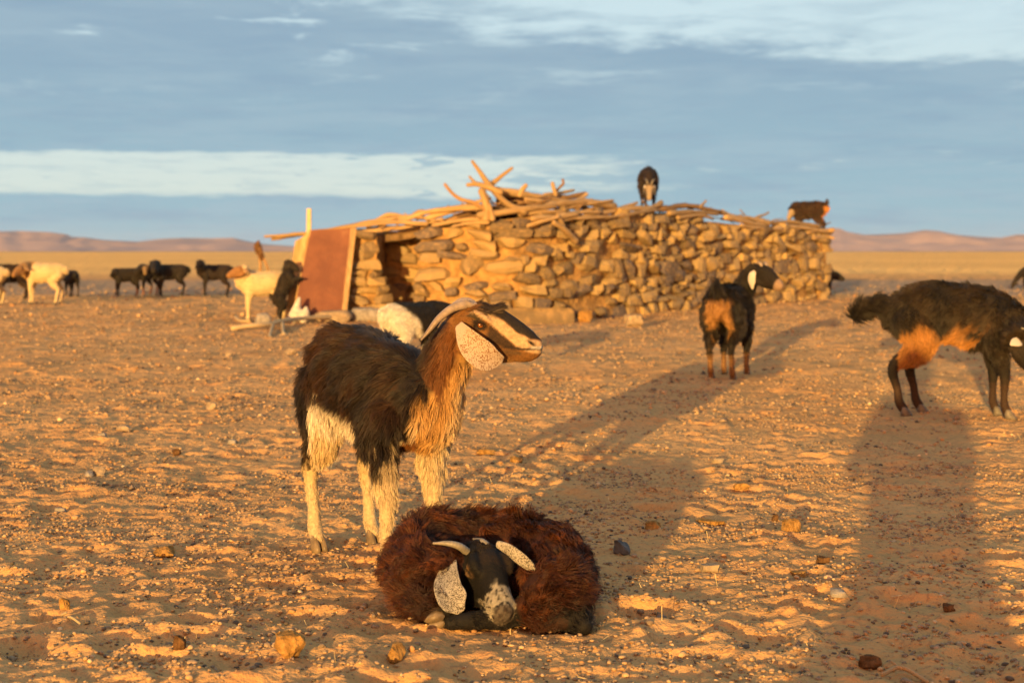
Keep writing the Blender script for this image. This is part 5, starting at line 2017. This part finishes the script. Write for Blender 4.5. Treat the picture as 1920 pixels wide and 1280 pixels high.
def scatter(n, d0, d1, smin, smax, sub, seed, power=2.2, flatten=(.45, .8), wid=1.0):
    rng = np.random.default_rng(seed)
    out_x, out_y = [], []
    while sum(map(len, out_x)) < n:
        yv = np.sqrt(rng.random(n * 2) * (d1 * d1 - d0 * d0) + d0 * d0)
        xv = rng.uniform(-1, 1, n * 2) * (.42 * yv + wid)
        dens = .5 + .9 * noise2(xv / .45, yv / .35, 41) + .6 * noise2(xv / .14, yv / .12, 42)
        low = ground_z(xv, yv) - .6 * (ground_z(xv + .03, yv) + ground_z(xv - .03, yv)) * .5
        ok = rng.random(len(yv)) < np.clip(dens, .06, 1) * np.clip(.75 - 12 * low, .25, 1)
        out_x.append(xv[ok])
        out_y.append(yv[ok])
    x = np.concatenate(out_x)[:n]
    y_ = np.concatenate(out_y)[:n]
    s = smin + (smax - smin) * rng.random(n) ** power
    v, f = ico(sub)
    sc = np.stack([s * rng.uniform(.8, 1.35, n), s * rng.uniform(.7, 1.1, n), s * rng.uniform(*flatten, n)], -1)
    th = rng.uniform(0, 2 * np.pi, n)
    tx = rng.uniform(-.5, .5, n)
    V = np.repeat(v[None], n, 0)
    V = V * (1 + .16 * noise3((V * .9 + rng.uniform(0, 90, (n, 1, 3))), seed)[..., None])
    V = V * sc[:, None]
    c, s_ = np.cos(tx)[:, None], np.sin(tx)[:, None]
    V = np.stack([V[..., 0], V[..., 1] * c - V[..., 2] * s_, V[..., 1] * s_ + V[..., 2] * c], -1)
    c, s_ = np.cos(th)[:, None], np.sin(th)[:, None]
    V = np.stack([V[..., 0] * c - V[..., 1] * s_, V[..., 0] * s_ + V[..., 1] * c, V[..., 2]], -1)
    z = ground_z(x, y_) + sc[:, 2] * rng.uniform(.0, .75, n)
    V = V + np.stack([x, y_, z], -1)[:, None]
    pal = np.array((1.12, .93, .68)) * np.array([(.30, .24, .18), (.24, .20, .165), (.36, .28, .19), (.19, .165, .145), (.42, .33, .23), (.085, .080, .080), (.33, .21, .11), (.27, .225, .185), (.50, .43, .33)])
    w = np.array([.2, .2, .16, .12, .1, .07, .06, .07, .02])
    col = pal[rng.choice(len(pal), n, p=w / w.sum())] * rng.uniform(.8, 1.2, (n, 1))
    Fc = (f[None] + (np.arange(n) * len(v))[:, None, None]).reshape(-1, 3)
    return V.reshape(-1, 3), Fc, np.repeat(col, len(v), 0)


m_peb, nt, bs = material('pebble')
a = nt.new('ShaderNodeAttribute', attribute_name='tint')
geo = nt.new('ShaderNodeNewGeometry')
n = nt.noise(geo.outputs['Position'], 150.0, 4, 0.6)
k = nt.lin(n, .3, .7, .75, 1.2)
nt.set(bs.inputs['Base Color'], nt.mix(1.0, a.outputs['Color'], nt.comb(k, k, k), 'MULTIPLY'))
bs.inputs['Roughness'].default_value = 0.75
bs.inputs['Specular IOR Level'].default_value = 0.25
bump(nt, bs, n, .35, .002)
sets = [scatter(1500, 2.3, 4.6, .0062, .0098, 2, 50, 2.2), scatter(2200, 2.3, 4.6, .0050, .0075, 1, 49, 1.6), scatter(26000, 2.3, 5.6, .0028, .0066, 1, 51, 1.4), scatter(13000, 5.0, 9.5, .0045, .0105, 1, 52, 1.9)]
off = 0
Vs, Fs, Cs = [], [], []
for v, f, c in sets:
    Vs.append(v)
    Fs.append(f + off)
    Cs.append(c)
    off += len(v)
OCT = (np.array([(1, 0, 0), (-1, 0, 0), (0, 1, 0), (0, -1, 0), (0, 0, 1), (0, 0, -.6)], float), np.array([(0, 2, 4), (2, 1, 4), (1, 3, 4), (3, 0, 4), (2, 0, 5), (1, 2, 5), (3, 1, 5), (0, 3, 5)]))
_ico = ico
def ico(sub):
    return OCT if sub == 0 else _ico(sub)
for args in ((30000, 2.3, 6.5, .0016, .0036, 0, 54, 1.2), (20000, 7.0, 20.0, .007, .022, 0, 53, 2.8), (2500, 18.0, 34.0, .02, .05, 0, 55, 2.5)):
    v, f, c = scatter(*args)
    Vs.append(v)
    Fs.append(f + off)
    Cs.append(c)
    off += len(v)
pme = big_mesh('gravel', np.vstack(Vs), np.vstack(Fs))
set_color(pme, 'tint', np.vstack(Cs))
pme.shade_smooth()
tag(link('gravel', pme, m_peb), 'small rounded grey and tan pebbles strewn over the sand', kind='stuff')

# bits of straw and dry stalks
rng = np.random.default_rng(77)
V, Fc = [], []
for k in range(700):
    y_ = math.sqrt(rng.random() * (9 ** 2 - 2.3 ** 2) + 2.3 ** 2)
    x_ = rng.uniform(-1, 1) * (.40 * y_ + .4)
    z = float(ground_z(x_, y_))
    ln = rng.uniform(.008, .035)
    an = rng.uniform(0, 6.28)
    ti = rng.uniform(.0, .35) if rng.random() < .88 else rng.uniform(.8, 1.4)
    d = np.array((math.cos(an) * math.cos(ti), math.sin(an) * math.cos(ti), math.sin(ti))) * ln
    s_ = unit(np.cross(d, (0, 0, 1))) * rng.uniform(.0006, .0013)
    u_ = unit(np.cross(s_, d)) * .0009
    p = np.array((x_, y_, z + .002))
    o0 = len(V)
    for q in (p, p + d):
        V += [q + s_, q + u_, q - s_, q - u_]
    for j in range(4):
        Fc.append((o0 + j, o0 + (j + 1) % 4, o0 + 4 + (j + 1) % 4, o0 + 4 + j))
    Fc += [(o0 + 3, o0 + 2, o0 + 1, o0), (o0 + 4, o0 + 5, o0 + 6, o0 + 7)]
o = mesh_obj('straw', V, Fc, plain_mat('dry_straw', (0.52, 0.40, 0.21), .8, .2, 40, .3, 0))
tag(o, 'scattered bits of dry straw on the sand', kind='stuff')

# ------------------------------------------------------------------ the photographer, kneeling behind the camera
m_coat = plain_mat('dark_jacket', (0.05, 0.055, 0.07), .8, .2)
ph = np.array((-.13, -.46, 0.0))
T = [Tube('torso', [(0, 0, .30), (0, .02, .45), (0, .05, .62), (0, .09, .74)], [(.17, .13), (.18, .13), (.21, .13), (.16, .10)], side=(1, 0, 0)),
     Tube('neck', [(0, .09, .76), (0, .13, .86)], [.065, .06]), blob((0, .16, .95), (.085, .10, .125), 'head')]
for sg in (1, -1):
    T.append(Tube('fore', [(sg * .19, .08, .72), (sg * .215, .18, .56), (sg * .10, .32, .78)], [.060, .048, .036], sub=4))
    T.append(Tube('hind', [(sg * .11, 0, .32), (sg * .20, .34, .34 if sg > 0 else .12), (sg * .19, .22 if sg > 0 else -.22, .07)], [.095, .075, .055], sub=4))
    for q in range(4):
        T.append(Tube('fore', [(sg * .10, .32, .78), (sg * .085, .355, .80 - q * .02), (sg * .05, .37, .80 - q * .02)], [.016, .012, .009], sub=2))
    T.append(Tube('hind', [(sg * .19, .20 if sg > 0 else -.22, .05), (sg * .19, .36 if sg > 0 else -.38, .04)], [.05, .04], sub=3))
person = thing('person', 'person in a dark jacket kneeling on one knee, casting the broad right shadow', 'person', tuple(ph), -SHADOW_AZ * 0)
link('body', fuse('body', T, .014, 3), m_coat, person)

# ------------------------------------------------------------------ dusty evening air over the plain
mh = bpy.data.materials.new('dusty_air')
mh.use_nodes = True
nt = NT(mh.node_tree)
for n in list(nt.n):
    if n.type != 'OUTPUT_MATERIAL':
        nt.n.remove(n)
pv = nt.new('ShaderNodeVolumePrincipled')
pv.inputs['Color'].default_value = (0.90, 0.82, 0.80, 1)
pv.inputs['Density'].default_value = 0.00004
nt.l.new(pv.outputs[0], [n for n in nt.n if n.type == 'OUTPUT_MATERIAL'][0].inputs['Volume'])
bm = bmesh.new()
bmesh.ops.create_cube(bm, size=1.0)
me = bpy.data.meshes.new('haze')
bm.to_mesh(me)
bm.free()
hz_ = link('haze', me, mh, None, (0, 2250, 24))
hz_.scale = (13000, 4900, 52)
tag(hz_, 'thin dusty evening air over the desert plain', kind='stuff')
